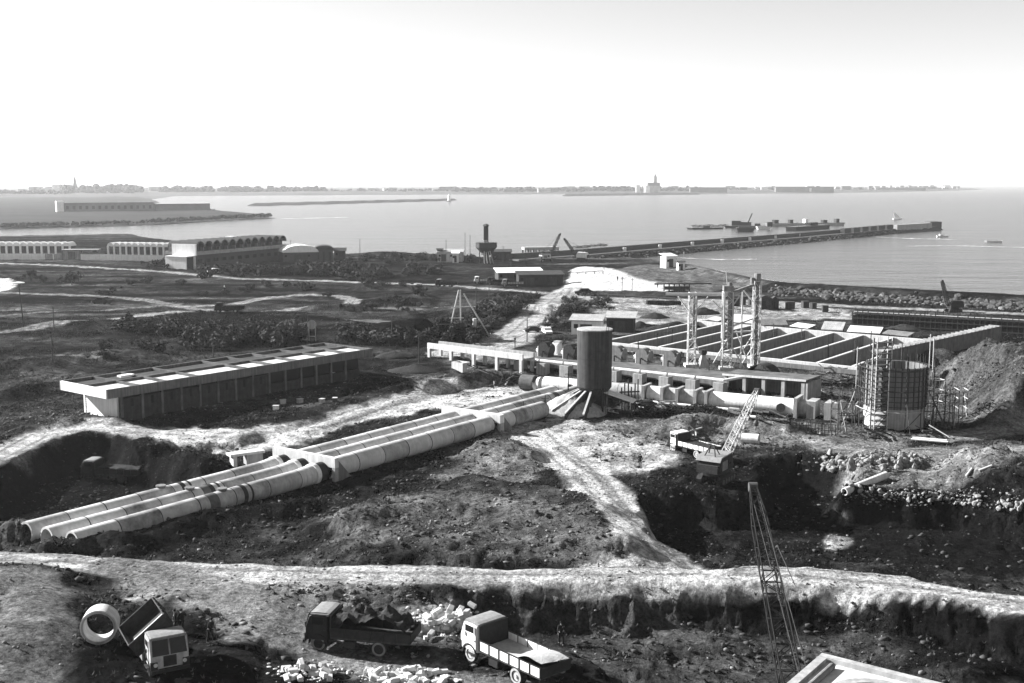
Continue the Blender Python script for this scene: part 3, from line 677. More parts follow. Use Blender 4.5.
# ---------------------------------------------------------------- concrete ring beside the tipper
p = G(101, 641); t = T('concrete_ring', 'pale concrete pipe ring lying on its side by the tipper', 'pipe ring', p, R(-81))
MB().ring((-.62,0,1.12),(.62,0,1.12),1.14,.94,36).build('ring_wall', M['pale_concrete'], t, smooth=True)
MB().ring((.60,0,1.12),(.68,0,1.12),1.06,.945,36).build('rim', M['concrete'], t, smooth=True)
# ---------------------------------------------------------------- triple pipeline
PA, PB = P(60, 555.5, MID), P(560, 411.5, MID)
pd = (PB-PA); pd.z = 0; plen = pd.length; pd.normalize(); pn = Vector((-pd.y, pd.x, 0))     # pn points up-left in the picture
prz = math.atan2(pd.y, pd.x)
def along(px, py, z): return (P(px, py, z)-PA).dot(pd)
S1 = along(322, 479, MID); S2 = along(486, 431, MID)
SEG = 4.4; SP = 2.95
words = ['nearest', 'middle', 'farthest']
for k in range(3):
    t = T('pipeline', '%s of the three long concrete pipelines crossing to the silo' % words[k], 'pipeline', PA+pn*(k*SP), prz, 'triple concrete pipeline')
    def run(s0, s1, r, zc, seg, dark=()):
        n = max(1, round((s1-s0)/seg)); L_ = (s1-s0)/n
        for i in range(n):
            a, b = s0+i*L_, s0+(i+1)*L_
            MB().ring((a+.03,0,zc),(b-.03,0,zc),r+.012*((i*5+k) % 3-1),r-.2,32).build('pipe_segment', M[('pipe_concrete','pipe_mid','pipe_concrete','pipe_blotch','pipe_mid')[(i*3+k*2+(i//4)) % 5] if dark else ('pipe_concrete','pipe_mid','pipe_concrete')[(i*2+k) % 3]], t, smooth=True)  # some segments get a darker, blotchy concrete
            MB().ring((b-.06,0,zc),(b+.06,0,zc),r+.006,r-.25,32).build('joint', M['joint'], t, smooth=True)
            if dark and i == 3+k % 2:
                MB().ring((a+1.2,0,zc),(a+2.4,0,zc),r+.006,r-.03,32).build('dark_pipe_band', M['pipe_band'], t, smooth=True)  # darker band round one segment
    st = [0, -1.5, -3.2][k]
    run([1.2,.6,.4][k], S1-4.2, 1.03, .88, SEG*.95, (1, 3))
    # bend up into the anchor block
    a = S1-4.2
    for i in range(3):
        u0, u1 = i/3, (i+1)/3
        MB().ring((a+u0*2.2,0,.88+.08*u0*u0),(a+u1*2.2+.04,0,.88+.08*u1*u1),1.04+.03*i,.83,32).build('bend_piece', M['pipe_concrete'], t, smooth=True)
    MB().ring((a+2.2,0,.95),(a+2.75,0,.96),1.2,.9,32).build('flange', M['white'], t, smooth=True)
    MB().ring((a+2.75,0,.96),(S1-.25,0,.98),1.08,.9,32).build('collar', M['joint'], t, smooth=True)
    run(S1+.3, S2-.45, 1.17, 1.02, SEG)
    e = plen+[-4.5, 9.0, 7.0][k]
    run(S2+.4, e, 1.15, 1.02, SEG, (2,))
    # manhole hatches in the front half
    h = along(150+k*-1, 497, MID)+[1.6, 0, -1.2][k]
    hh = MB().tube((h,0,1.75),(h,0,2.05),.42,n=14).build('hatch', M['pipe_band'], t); MB().tube((h,0,2.05),(h,0,2.14),.52,n=14).build('hatch_cover', M['grey_concrete'], hh)
    MB().ring((h+2.0,0,.88),(h+2.5,0,.88),1.07,.9,32).build('dark_band', M['joint'], t, smooth=True)
    MB().ring((h+3.0,0,.88),(h+3.25,0,.88),1.06,.9,32).build('dark_band', M['joint'], t, smooth=True)
def anchor(label, s, hgt, thick):
    t = T('anchor_block', label, 'anchor block', PA+pd*s, prz, 'concrete anchor walls over the pipes')
    t.location.z = MID
    MB().box((0, SP, hgt-.55), (thick, SP*2+4.0, 1.1)).build('crossbeam', M['pale_concrete'], t)
    for y in (-1.75, SP/2, SP*1.5, SP*2+1.75): MB().box((0, y, (hgt-1.1)/2-.3), (thick*.9, .45, hgt-1.1+.6)).build('pier', M['concrete'], t)
    MB().prism([(thick/2,-1.97),(thick/2+2.4,-1.97),(thick/2,-1.72)], 0, .05).add([(thick/2,-1.96,.0),(thick/2+2.2,-1.96,.0),(thick/2,-1.96,hgt-.3),(thick/2,-1.72,.0),(thick/2+2.2,-1.72,.0),(thick/2,-1.72,hgt-.3)], [(0,1,2),(3,5,4),(0,3,4,1),(1,4,5,2),(2,5,3,0)]).build('buttress', M['grey_concrete'], t)
    return t
anchor('concrete anchor wall over the pipes where they bend, nearer the road', S1, 2.7, .55)
anchor('concrete anchor slab over the pipes farther along towards the silo', S2, 2.5, .9)
# concrete table beside the pipes
p = G(246, 464); t = T('concrete_bench', 'small concrete slab on two legs beside the pipeline bend', 'slab', p, prz-.35)
MB().box((0,0,1.35),(4.2,1.5,.28)).build('slab', M['pale_concrete'], t)
MB().box((-1.5,0,.55),(.45,1.2,1.35)).build('leg', M['pale_concrete'], t); MB().box((.9,0,.5),(2.0,1.0,1.3)).build('leg', M['concrete'], t)

# ---------------------------------------------------------------- long flat-roofed building
ZR = 2.4; A = P(107, 390, ZR); C_ = P(372, 348.5, ZR); B_ = P(58, 382, ZR)
u = (C_-A); Lb = u.length; u.normalize(); v = Vector((-u.y, u.x, 0)); Wb = (B_-A).dot(v); rz = math.atan2(u.y, u.x)
g0 = -2.4; Wb *= 1.08; t = T('flat_roofed_building', 'long low unfinished building with an overhanging flat roof and pale end', 'building', (A.x, A.y, g0), rz)
H = ZR-g0; FH = 1.25
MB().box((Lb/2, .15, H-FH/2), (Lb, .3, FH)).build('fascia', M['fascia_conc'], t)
f = MB().box((.15, Wb/2, H-FH/2), (.3, Wb-.62, FH)).build('fascia', M['plaster'], t); f['label'] = 'bright sunlit end fascia'  # sun on the end face put into its pale colour
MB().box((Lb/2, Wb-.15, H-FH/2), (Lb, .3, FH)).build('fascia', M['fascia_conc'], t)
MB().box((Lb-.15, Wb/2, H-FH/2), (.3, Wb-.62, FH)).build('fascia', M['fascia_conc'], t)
MB().box((Lb/2, Wb/2, H-FH+.12), (Lb-.62, Wb-.62, .24)).build('soffit', M['deck_dark'], t)
bays = [0, .10, .19, .30, .48, .58, .68, .80, .90, 1.0]
for i in range(len(bays)-1):
    a, b = .3+bays[i]*(Lb-.6), .3+bays[i+1]*(Lb-.6)
    MB().box(((a+b)/2, Wb*.27, H-.5), (b-a-.3, Wb*.45, .22)).build('roof_panel', M['roofpale'], t)  # near half pale: sunlight on the roof put into the colour
    MB().box(((a+b)/2, Wb*.75, H-.5), (b-a-.3, Wb*.42, .22)).build('roof_panel', M['roofdark'], t)  # far half dark: the beam and parapet shadow painted in
    if i: MB().box((a, Wb/2, H-FH/2+.15), (.26, Wb-.62, FH-.32)).build('roof_beam', M['deck_dark'], t)
MB().box((Lb/2, Wb*.52, H-.42), (Lb-.8, .3, .75)).build('ridge_beam', M['deck_dark'], t)
MB().box((Lb*.17, Wb*.72, H-.02), (2.2, 1.0, .25)).build('roof_hatch', M['plaster'], t)
ov = 2.0; wb0 = 2.6; hw_ = H-FH
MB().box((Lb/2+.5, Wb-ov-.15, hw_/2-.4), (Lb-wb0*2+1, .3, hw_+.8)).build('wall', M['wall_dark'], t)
w_ = MB().box((wb0+.15, Wb/2+.2, hw_/2-.4), (.3, Wb-ov-1.6, hw_+.8)).build('wall', M['plaster'], t); w_['label'] = 'pale end wall'  # end wall pale for the sun it catches, painted into the material
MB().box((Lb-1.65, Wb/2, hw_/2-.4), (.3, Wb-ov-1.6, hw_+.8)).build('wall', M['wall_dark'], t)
nb = 14; y0 = 1.35
for i in range(nb):
    a = wb0+.3+i*(Lb-wb0-2)/nb; b = wb0+.3+(i+1)*(Lb-wb0-2)/nb; openb = i >= 8
    MB().box(((a+b)/2, y0, (hw_*(.42 if openb else .86))/2-.4), (b-a-.35, .28, hw_*(.42 if openb else .86)+.8)).build('wall_panel', M['wall_dark'], t)  # panels and columns coloured dark for the shade under the overhang
    MB().box((a, y0-.03, hw_/2-.4), (.34, .4, hw_+.8)).build('column', M['deck_dark'], t)
    if openb: MB().box(((a+b)/2, y0+.05, hw_*.72), (b-a-.36, .06, hw_*.52)).build('window', M['glass'], t)
    else: MB().box(((a+b)/2, y0-.16, hw_*.66), (.35, .06, hw_*.3)).build('window', M['glass'], t)
# ---------------------------------------------------------------- mixing silo and its aggregate bins
p = P(594, 411, MID); p.z = gz(p.x, p.y); sc0 = scale_at(p); r = 17.3/sc0; p.z = MID
zt = 83/sc0; zb = 25/sc0
t = T('silo', 'tall dark cylindrical mixing silo on legs above the pipeline', 'silo', p)
MB().lathe([(r*.97,zb),(r,zb+.05),(r,zb+(zt-zb)*.5)], 48).build('shell', M['silo'], t, smooth=True)
MB().lathe([(r*1.004,zb+(zt-zb)*.5+.04),(r*1.004,zt)], 48).build('shell', M['silo'], t, smooth=True)
MB().lathe([(r*1.012,zb+(zt-zb)*.5-.02),(r*1.012,zb+(zt-zb)*.5+.06)], 48).build('band', M['rust'], t, smooth=True)
MB().lathe([(0,zt+.22),(r*.5,zt+.18),(r*1.02,zt+.02),(r*1.02,zt-.14),(r,zt-.14)], 48).build('roof', M['concrete'], t, smooth=True)
MB().lathe([(r,zb),(r*.25,zb-2.4),(r*.22,zb-2.9),(0,zb-2.9)], 36).build('hopper', M['silo'], t, smooth=True)
for a in range(4):
    x, y = r*.92*math.cos(a*1.571+.5), r*.92*math.sin(a*1.571+.5); MB().tube((x,y,-.5),(x,y,zb+1),.13,n=8).build('leg', M['rust'], t)
b = MB(); lx, ly = r*1.06*math.cos(-.9), r*1.06*math.sin(-.9)
for s in (-.2, .2): b.tube((lx-s*.8,ly-s*.6,0),(lx-s*.8,ly-s*.6,zt+.6),.03,n=5)
for k in range(36): b.tube((lx+.16,ly+.12,.3+k*.33),(lx-.16,ly-.12,.3+k*.33),.018,n=4)
b.build('ladder', M['rust'], t)
MB().box((0,0,1.1),(1.9,1.7,2.2)).tube((0,0,2.2),(0,0,zb-2.8),.4,n=10).build('mixer', M['rust'], t)
# radial timber walls and aggregate
cx, cy = p.x, p.y
for i, ang in enumerate((150, 170, 190, 210, 232, 254)):
    a = R(ang); L_ = 7.2; q = T('bin_wall', ['uppermost','second','third','fourth','fifth','lowest'][i]+' of the sloping timber bin walls fanning out left of the silo', 'bin wall', (cx, cy, MID), a, 'timber walls of the aggregate bins')
    MB().add([(1.2,-.09,-.3),(L_,-.09,-.6),(L_,-.09,.75),(1.2,-.09,3.6),(1.2,.09,-.3),(L_,.09,-.6),(L_,.09,.75),(1.2,.09,3.6)], [(0,1,2,3),(4,7,6,5),(0,4,5,1),(1,5,6,2),(2,6,7,3),(3,7,4,0)]).build('boards', M['timber'], q)
    MB().add([(1.2,-.14,3.6),(L_,-.14,.75),(L_,.14,.75),(1.2,.14,3.6),(1.2,-.14,3.75),(L_,-.14,.9),(L_,.14,.9),(1.2,.14,3.75)], [(0,1,2,3),(4,7,6,5),(0,4,5,1),(1,5,6,2),(2,6,7,3),(3,7,4,0)]).build('coping', M['paletimber'], q)
def heap(name, label, cat, p, rx, ry, h, m, n=40, sd_=0, rz=0):
    vs = [(0,0,h)]; fs = []; K = 9
    for k in range(1, K+1):
        f = k/K
        for i in range(n):
            a = 6.2832*i/n; rr = f*(1+.16*n1d(math.cos(a)*2, math.sin(a)*2, 1, sd_)); x = math.cos(a)*rx*rr; y = math.sin(a)*ry*rr
            vs.append((x, y, h*(1-f)**.85*(1)+.16*h*n1d(x, y, .8, sd_+5)-(.35 if k == K else 0)))
    fs += [(0, 1+i, 1+(i+1) % n) for i in range(n)]
    for k in range(K-1): fs += [(1+k*n+i, 1+(k+1)*n+i, 1+(k+1)*n+(i+1) % n, 1+k*n+(i+1) % n) for i in range(n)]
    o = MB().add(vs, fs).build(name, M[m], None, p, rz, smooth=True)
    return tag(o, label, cat)
heap('aggregate_heap', 'grey gravel heap spreading between the bin walls left of the silo', 'gravel heap', (cx-3.5, cy-1.0, MID), 5.5, 4.6, 2.8, 'concrete', sd_=3)
q = T('canopy', 'pale sloping board canopy at the right foot of the silo', 'canopy', (cx+3.4, cy-1.2, MID), R(-18))
MB().add([(-2.6,-1,3.1),(2.3,-1,1.7),(2.3,1.4,1.7),(-2.6,1.4,3.1),(-2.6,-1,3.25),(2.3,-1,1.85),(2.3,1.4,1.85),(-2.6,1.4,3.25)], [(0,1,2,3),(4,7,6,5),(0,4,5,1),(1,5,6,2),(2,6,7,3),(3,7,4,0)]).build('canopy_roof', M['white'], q)
for x, z in ((-2.3,3.1),(2.1,1.8)):
    for y in (-.8, 1.2): MB().tube((x,y,-.4),(x,y,z),.08,n=6).build('post', M['timber'], q)
q = T('trestle', 'dark timber trestle standing right beside the silo', 'trestle', (cx+5.2, cy+1.0, MID), .2)
for k in range(6): MB().box((-1.2+k*.5,.2*(k % 2),1.6+.3*(k % 3)),(.16,.16,3.4+.5*(k % 3))).build('post', M['timber'], q)
MB().box((0,.1,1.2),(3,.12,.2)).box((0,.1,2.6),(3,.12,.2)).build('rail', M['timber'], q)

# ---------------------------------------------------------------- white beam bridge on columns, left of the deck
a, b = P(428, 361, MID), P(523, 374, MID); d = b-a; L_ = d.length; rz = math.atan2(d.y, d.x)
t = T('beam_bridge', 'pale concrete channel beam on slim columns left of the pumping deck', 'beam bridge', a, rz)
MB().box((L_/2,0,2.9),(L_,.35,1.0)).build('front_beam', M['pale_concrete'], t); MB().box((L_/2,3.0,2.9),(L_,.35,1.0)).build('back_beam', M['concrete'], t)
MB().box((L_/2,1.5,2.5),(L_,2.6,.2)).build('channel_floor', M['concrete'], t)
for k in range(5):
    for y in (0, 3): MB().box((.4+k*(L_-.8)/4.0, y, 1.05), (.55,.5,2.7)).build('column', M['pale_concrete'], t)
p = G(461, 371); q = T('plinth_box', 'pale open concrete box below the channel beam', 'box', p, rz)
MB().box((0,-.9,.75),(2.6,.2,1.7)).box((0,.9,.75),(2.6,.2,1.7)).box((-1.2,0,.75),(.2,1.6,1.7)).box((1.2,0,.75),(.2,1.6,1.7)).box((0,0,.3),(2.2,1.6,.3)).build('walls', M['pale_concrete'], q)
# ---------------------------------------------------------------- pumping deck
a, b = P(516, 370, MID), P(724, 394, MID); d = b-a; L_ = d.length; rz = math.atan2(d.y, d.x); dx = Vector((math.cos(rz), math.sin(rz), 0)); dn = Vector((-math.sin(rz), math.cos(rz), 0))
t = T('pump_deck', 'long concrete pumping deck on pale pedestals behind the silo', 'deck', a, rz)
MB().box((L_/2-1, 5.2, 1.75), (L_+2, 7.0, .4)).build('deck_slab', M['deck_dark'], t)
MB().box((L_/2, 1.62, 1.2), (L_, .3, .8)).build('edge_beam', M['grey_concrete'], t)
MB().box((L_/2, 8.6, .3), (L_, .3, 2.6)).build('back_wall', M['grey_concrete'], t)
for k in range(9): MB().box((.8+k*(L_-1.6)/8, .25, .75), (1.7,1.7,2.0)).build('pedestal', M['concrete'], t)
sp = T('service_pipe', 'slim pale pipe running along the pedestals of the pumping deck', 'pipe', a+Vector((0,0,1.95)), rz)
n = 8
for k in range(n): MB().tube((k*L_/n,0,.2),((k+1)*L_/n-.05,0,.2),.24,n=14).build('pipe_segment', M['white'], sp, smooth=True)
for k in range(1, n): MB().tube((k*L_/n-.1,0,.2),(k*L_/n+.05,0,.2),.33,n=14).build('flange', M['concrete'], sp)
MB().tube((L_,0,.2),(L_+2.2,1.6,.7),.24,n=14).build('bend', M['white'], sp)
def housing(label, px, py, front, round_):
    p = P(px, py, MID+1.95); q = T('screen_housing', label, 'machine', p, rz, 'housings in a row on the pumping deck')
    MB().extr([(-1.1,0),(1.1,0),(1.1,1.5)]+arc(0,1.5,1.1,0,math.pi,10)[1:-1]+[(-1.1,1.5)], -.9, .9).build('housing', M[round_], q)
    MB().box((-1.16,0,.9),(.12,1.8,1.8)).build('front_plate', M[front], q)  # left face white, rounded body darker: sun and shade in the colours
    MB().tube((1.0,0,1.3),(1.35,0,1.3),.95,n=20).build('cover', M[round_], q)
    MB().tube((-1.9,0,.9),(-1.2,0,.9),.4,n=14).build('stub_pipe', M['white'], q)
    MB().tube((0,-1.3,-1.2),(0,-1.3,.9),.13,n=8).tube((0,-1.3,.9),(0,-.7,.9),.13,n=8).build('valve_stem', M['rust'], q)
    return q
housing('dark round housing on the deck, left end of the row', 546, 356, 'white', 'rust')
housing('dark round housing on the deck, just left of the silo', 571, 358.5, 'white', 'rust')
housing('white-fronted housing on the deck, first right of the silo', 618, 360.5, 'white', 'grey_concrete')
housing('white-fronted housing on the deck, middle of the three right of the silo', 644, 363, 'white', 'grey_concrete')
housing('white-fronted housing on the deck, third right of the silo by the gantry', 671.5, 365.5, 'white', 'grey_concrete')
q = T('motor_stand', 'small cone-shaped stand with a dark motor under the steel gantry', 'motor stand', P(703, 367, MID+1.95), rz)
MB().lathe([(1.3,0),(.45,1.9),(.45,2.1),(0,2.1)], 4).build('stand', M['concrete'], q); MB().tube((0,0,2.1),(0,0,2.9),.5,n=12).tube((-.6,0,2.5),(.6,0,2.5),.25,n=8).build('motor', M['rust'], q)
q = T('white_cabinet', 'white sheeted box between the two dark round housings', 'cabinet', P(556, 354, MID+1.95), rz)
MB().box((0,0,1.0),(1.6,1.4,2.0)).build('box', M['white'], q); MB().box((0,-.72,1.0),(1.2,.04,1.5)).build('door', M['plaster'], q); MB().box((.3,.2,2.2),(1.3,1.0,.4)).build('lid', M['concrete'], q)
for i, (px, py, hh) in enumerate(((515,356,4.2),(536,352,3.2),(672,341,2.8),(657,346,3.0),(681,366,3),(709,371,2.6))):
    p = P(px, py, MID+1.9); q = T('vent_pipe', ['thin dark post at the left end of the deck','short dark post behind the left dark housing','thin dark post by the basin wall behind the third housing','thin dark post behind the middle white housing','dark stem at the deck edge left of the gantry','dark stem at the deck edge below the gantry'][i], 'post', p, 0)
    MB().tube((0,0,-.2),(0,0,hh*.7),.07,n=6).build('stem', M['rust'], q); MB().tube((0,0,hh*.7),(0,0,hh*.7+.35),.18,n=8).build('cap', M['rust'], q)
# low shed roofs at the right end of the deck
q = T('low_shed', 'low concrete chamber with a pale flat roof at the right end of the deck', 'chamber', P(722, 391, MID), rz-.02)
Lq = (P(802, 402, MID)-P(722, 391, MID)).length
MB().add([(0,0,2.5),(Lq,0,2.9),(Lq,5.5,2.9),(0,5.5,2.5),(0,0,2.75),(Lq,0,3.15),(Lq,5.5,3.15),(0,5.5,2.75)], [(0,3,2,1),(4,5,6,7),(0,1,5,4),(1,2,6,5),(2,3,7,6),(3,0,4,7)]).build('roof', M['deck_dark'], q)
MB().box((Lq/2,-.06,2.86),(Lq,.1,.3),Matrix.Rotation(-math.atan2(.4,Lq),3,'Y')).build('roof_edge', M['pale_concrete'], q)
for k in range(5): MB().box((.5+k*(Lq-1)/4, .3, 1.15), (.55,.5,3.0)).build('column', M['concrete'], q)
MB().box((Lq/2, 3.2, 1.2), (Lq, .3, 2.4)).build('back_wall', M['grey_concrete'], q)
MB().box((Lq+.1, 2.7, .8), (.3, 5.3, 3.8)).build('end_wall', M['concrete'], q)
q = T('rust_plate', 'dark curved plate lying on the roof edge beside the gantry foot', 'plate', P(763, 372, MID+2.2), rz)
MB().extr(arc(0,-1.2,2.6,.35,2.8,12)+arc(0,-1.2,2.5,2.8,.35,12), -1.5, 1.5).build('plate', M['rust'], q); MB().box((0,0,-.5),(4.4,3.4,1.0)).build('base', M['rust'], q)
# ---------------------------------------------------------------- big white pipe with square collars
a, b = P(545, 391.5, MID), P(850, 421, MID); d = b-a; LP = d.length; rz2 = math.atan2(d.y, d.x)
t = T('main_pipe', 'thick white horizontal pipe with square collars in front of the deck', 'main pipe', a, rz2)
def sx(px): return (P(px, 391.5+(px-545)*.0967, MID)-a).length*(1 if px > 545 else -1)
def seg(p0, p1, m='white', r=1.22): MB().ring((sx(p0),0,1.2),(sx(p1),0,1.2),r,r-.2,32).build('pipe_segment', M[m], t, smooth=True)
def dome(px, s): 
    b_ = MB().lathe([(1.08*math.cos(k*.262), 1.0*math.sin(k*.262)) for k in range(7)], 28); b_.v = [(sx(px)+s*v[2], v[0], 1.2+v[1]) for v in b_.v]; b_.build('end_cap', M['white'], t, smooth=True)
def collar(px, w_=.45, s=3.1, m='concrete'): MB().box((sx(px),0,1.05),(w_,s,s)).build('square_collar', M[m], t)
seg(522, 535, 'pipe_band'); dome(541, -1); seg(545, 562); seg(562.3, 588); seg(588.5, 620, 'concrete'); seg(620.4, 646, 'concrete')
for px in (646.5, 665, 680, 698, 709): collar(px)
seg(649, 664); seg(667, 678, 'concrete'); seg(682, 697, 'concrete'); seg(700, 708, 'concrete'); seg(711, 742); seg(742.3, 772); seg(772.3, 796)
MB().box((sx(573),-1.16,1.5),(.5,.12,.5)).build('manhole', M['joint'], t)
MB().tube((sx(783),-1.0,1.2),(sx(783),-1.45,1.2),.62,n=20).build('side_flange', M['rust'], t)
collar(798, .5, 3.5); seg(800, 810, 'concrete'); collar(813, 1.2, 2.9)
dome(829, -1); collar(829.5, .9, 2.9); seg(832, 838); collar(840, .8, 3.1)
q = T('thin_pipe', 'thin white pipe lying on the ground below the thick collared pipe', 'pipe', P(643, 402, MID+.35), rz2)
Lq = (P(728, 410, MID)-P(643, 402, MID)).length
for k in range(3): MB().tube((k*Lq/3,0,.15),((k+1)*Lq/3-.04,0,.15),.2,n=12).build('pipe_segment', M['white'], q)
MB().box((Lq+.9,0,-.1),(1.8,.9,1.0)).build('end_block', M['concrete'], q)
for k in range(4): MB().box((1+k*Lq/4,0,-.3),(.3,.6,.5)).build('sleeper', M['timber'], q)
q = T('thin_pipe', 'second thin white pipe lying just behind the first by the collared pipe', 'pipe', P(640, 400, MID+.3), rz2+.03)
MB().tube((0,0,.1),(13,0,.1),.13,n=10).build('pipe_segment', M['white'], q)
# ---------------------------------------------------------------- steel gantry
ZD = MID+1.6
g1, g2, g3 = P(691, 366, ZD), P(726, 369, ZD), P(755, 367, ZD)
t = T('steel_gantry', 'pale steel lattice gantry of three masts rising over the pumping deck', 'gantry', (g1.x, g1.y, ZD))
L3 = [Vector((q.x-g1.x, q.y-g1.y, 0)) for q in (g1, g2, g3)]; Hm = [12.6, 13.0, 14.6]
for k, (q, h) in enumerate(zip(L3, Hm)):
    m_ = MB(); ch = latt(m_, q, q+Vector((0,0,h)), 1.5 if k == 1 else 1.25, 1.5 if k == 1 else 1.1, 9, rl=.055); mast = m_.build('lacing', M['palesteel'], t)
    for A_, B_ in ch: MB().tube(A_, B_, .11, n=6).build('mast_leg', M['palesteel'], t)
    MB().box((q.x, q.y, .15), (2.2,2.2,.5)).build('footing', M['pale_concrete'], t)
    MB().tube(q, q+Vector((0,0,1)), .001, n=3)
MB().box((L3[0].x+.45, L3[0].y-.1, 8.6), (.7,.5,7.2)).build('guide_column', M['greysteel'], t)
MB().box((L3[1].x+.5, L3[1].y-.3, 8.2), (.9,.7,9.0)).build('guide_column', M['greysteel'], t)
MB().box((L3[1].x-.7, L3[1].y-.1, 9.0), (.5,.5,7.6)).build('guide_column', M['palesteel'], t)
MB().box((L3[2].x, L3[2].y, 7.6), (.6,.6,15.2)).build('guide_column', M['greysteel'], t)
def beam(a, b, z0, z1, w_=.35, h_=.5, m='palesteel'):
    A_ = a+Vector((0,0,z0)); B_ = b+Vector((0,0,z1)); MB().tube(A_, B_, h_*.6, n=4).build('beam', M[m], t)
beam(L3[0]-Vector((4.5,0,0)), L3[1], 12.3, 12.6); beam(L3[1], L3[2], 12.6, 14.2, m='greysteel'); beam(L3[1], L3[2], 6.9, 8.5, h_=.3)
beam(L3[2]+Vector((-4,-.6,0)), L3[2], 6.0, 6.2, h_=.3)
def brace(a, z0, b, z1, r_=.09): MB().tube(a+Vector((0,0,z0)), b+Vector((0,0,z1)), r_, n=5).build('brace', M['palesteel'], t)
X1 = Vector((1,0,0))
brace(L3[0]-X1*2.4, 11.9, L3[0], 8.6, .14); brace(L3[0]+X1*2.6, 11.9, L3[0], 8.6, .1); brace(L3[1]-X1*2.6, 11.6, L3[1], 9.0, .16); brace(L3[1]+X1*2, 12.4, L3[1], 9.4, .12)
brace(L3[2]-X1*2.6, 13.4, L3[2], 10.4, .12); brace(L3[1]+X1*1, .3, L3[2], 6.4); brace(L3[2]-X1*3.4, 6.2, L3[2]-X1*1, .3, .1); brace(L3[2]-X1*2.4, .3, L3[2], 4.2, .1)
brace(L3[1]-X1*2.6, .2, L3[1]+X1*.6, 6.0, .1); brace(L3[1]+X1*3.0, .2, L3[1]+X1*.2, 5.0, .1); brace(L3[0]+X1*2.2, .3, L3[0]+X1*.2, 5.2, .09); brace((L3[1]+L3[2])/2, 0, (L3[1]+L3[2])/2, 12.9, .12)
MB().tube(L3[1]+Vector((0,0,13)), L3[1]+Vector((-.4,0,16.2)), .05, n=5).build('rod', M['palesteel'], t)
MB().box((L3[1].x, L3[1].y, 13.6), (1.6,1.4,.8)).tube(L3[1]+Vector((.3,0,13.6)), L3[1]+Vector((.3,0,14.6)), .4, n=8).build('winch', M['greysteel'], t)
MB().tube(L3[2]+Vector((0,0,14.4)), L3[2]+Vector((0,0,15.9)), .55, n=10).tube(L3[2]+Vector((-.9,0,14.0)), L3[2]+Vector((-.9,0,15.2)), .3, n=8).build('winch', M['greysteel'], t)
# ---------------------------------------------------------------- settling basins
ZB = -1.9
c0, c1 = P(598, 341, ZB), P(858, 367, ZB); d = c1-c0; rzb = math.atan2(d.y, d.x); Lw = d.length; ax = d.normalized(); ay = Vector((-ax.y, ax.x, 0))
e0, e1 = P(780, 359.7, ZB), P(849.7, 338.5, ZB); dw = e1-e0; ang = dw.angle(ax); DW = 42.0
dwn = dw.normalized()
t = T('settling_basins', 'wide concrete settling basins divided by long parallel walls', 'basins', c0, rzb)
loc = Matrix.Rotation(-rzb, 3, 'Z')
dl_ = loc @ dwn
def wallbox(a, b, w_, z0, z1, name, m):
    dd = (b-a); MB().box(((a.x+b.x)/2, (a.y+b.y)/2, (z0+z1)/2), (dd.length, w_, z1-z0), math.atan2(dd.y, dd.x)).build(name, M[m], t)
Z0 = Vector((0,0,0)); XE = Vector((Lw,0,0))
wallbox(Z0, XE, .55, -4.2, .0, 'front_wall', 'pale_concrete')
o0, o1 = Vector((0,0,0))+dl_*DW, XE+dl_*DW
wallbox(o0, o1, .6, -4.2, .1, 'rear_wall', 'pale_concrete')
fl = MB().add([Z0+Vector((0,0,-3.5)), XE+Vector((0,0,-3.5)), o1+Vector((0,0,-3.5)), o0+Vector((0,0,-3.5)), Z0+Vector((0,0,-3.9)), XE+Vector((0,0,-3.9)), o1+Vector((0,0,-3.9)), o0+Vector((0,0,-3.9))], [(0,1,2,3),(7,6,5,4),(0,4,5,1),(1,5,6,2),(2,6,7,3),(3,7,4,0)]).build('basin_floor', M['grey_concrete'], t)
NB = 9
for k in range(NB):
    q = XE*(.02+.96*k/(NB-1)); wallbox(q+dl_*.35, q+dl_*(DW-.4), .4, -3.8, -.1, 'dividing_wall', 'grey_concrete'); wallbox(q+dl_*.36, q+dl_*(DW-.41), .5, -.1, .06, 'sunlit_wall_top', 'pale_concrete')  # pale tops and grey faces paint sun and shade onto the walls
wallbox(Vector((-2,-2.2,0)), Vector((Lw+1,-2.2,0)), .3, -1.0, -.2, 'front_channel', 'grey_concrete')
for k in range(7):
    q = XE*(.08+.13*k)+dl_*(DW+2.4); s = T('board_stack', ['leftmost','second from left','third from left','middle','third from right','second from right','rightmost'][k]+' of the pale board sheets along the back of the basins', 'board sheet', c0+Matrix.Rotation(rzb, 3, 'Z') @ q+Vector((0,0,.25)), rzb+.3*(k % 3)-.2, 'pale sheets behind the basins')
    MB().add([(-3,-1.6,.1),(3,-1.6,.1),(3,1.6,1.3),(-3,1.6,1.3),(-3,-1.6,.2),(3,-1.6,.2),(3,1.6,1.4),(-3,1.6,1.4)], [(0,3,2,1),(4,5,6,7),(0,1,5,4),(1,2,6,5),(2,3,7,6),(3,0,4,7)]).build('sheet', M[('concrete','pale_concrete','grey_concrete','pale_concrete')[k % 4]], s); s.scale = (.75+.13*(k*3 % 4), .8+.2*(k*5 % 3), .5+.3*(k*2 % 3)); s.rotation_euler.z += .25*((k*7) % 5-2)/2
    for x in (-2.6, 2.6): MB().box((x,1.3,.1),(.2,.2,2.0)).build('prop', M['timber'], s)
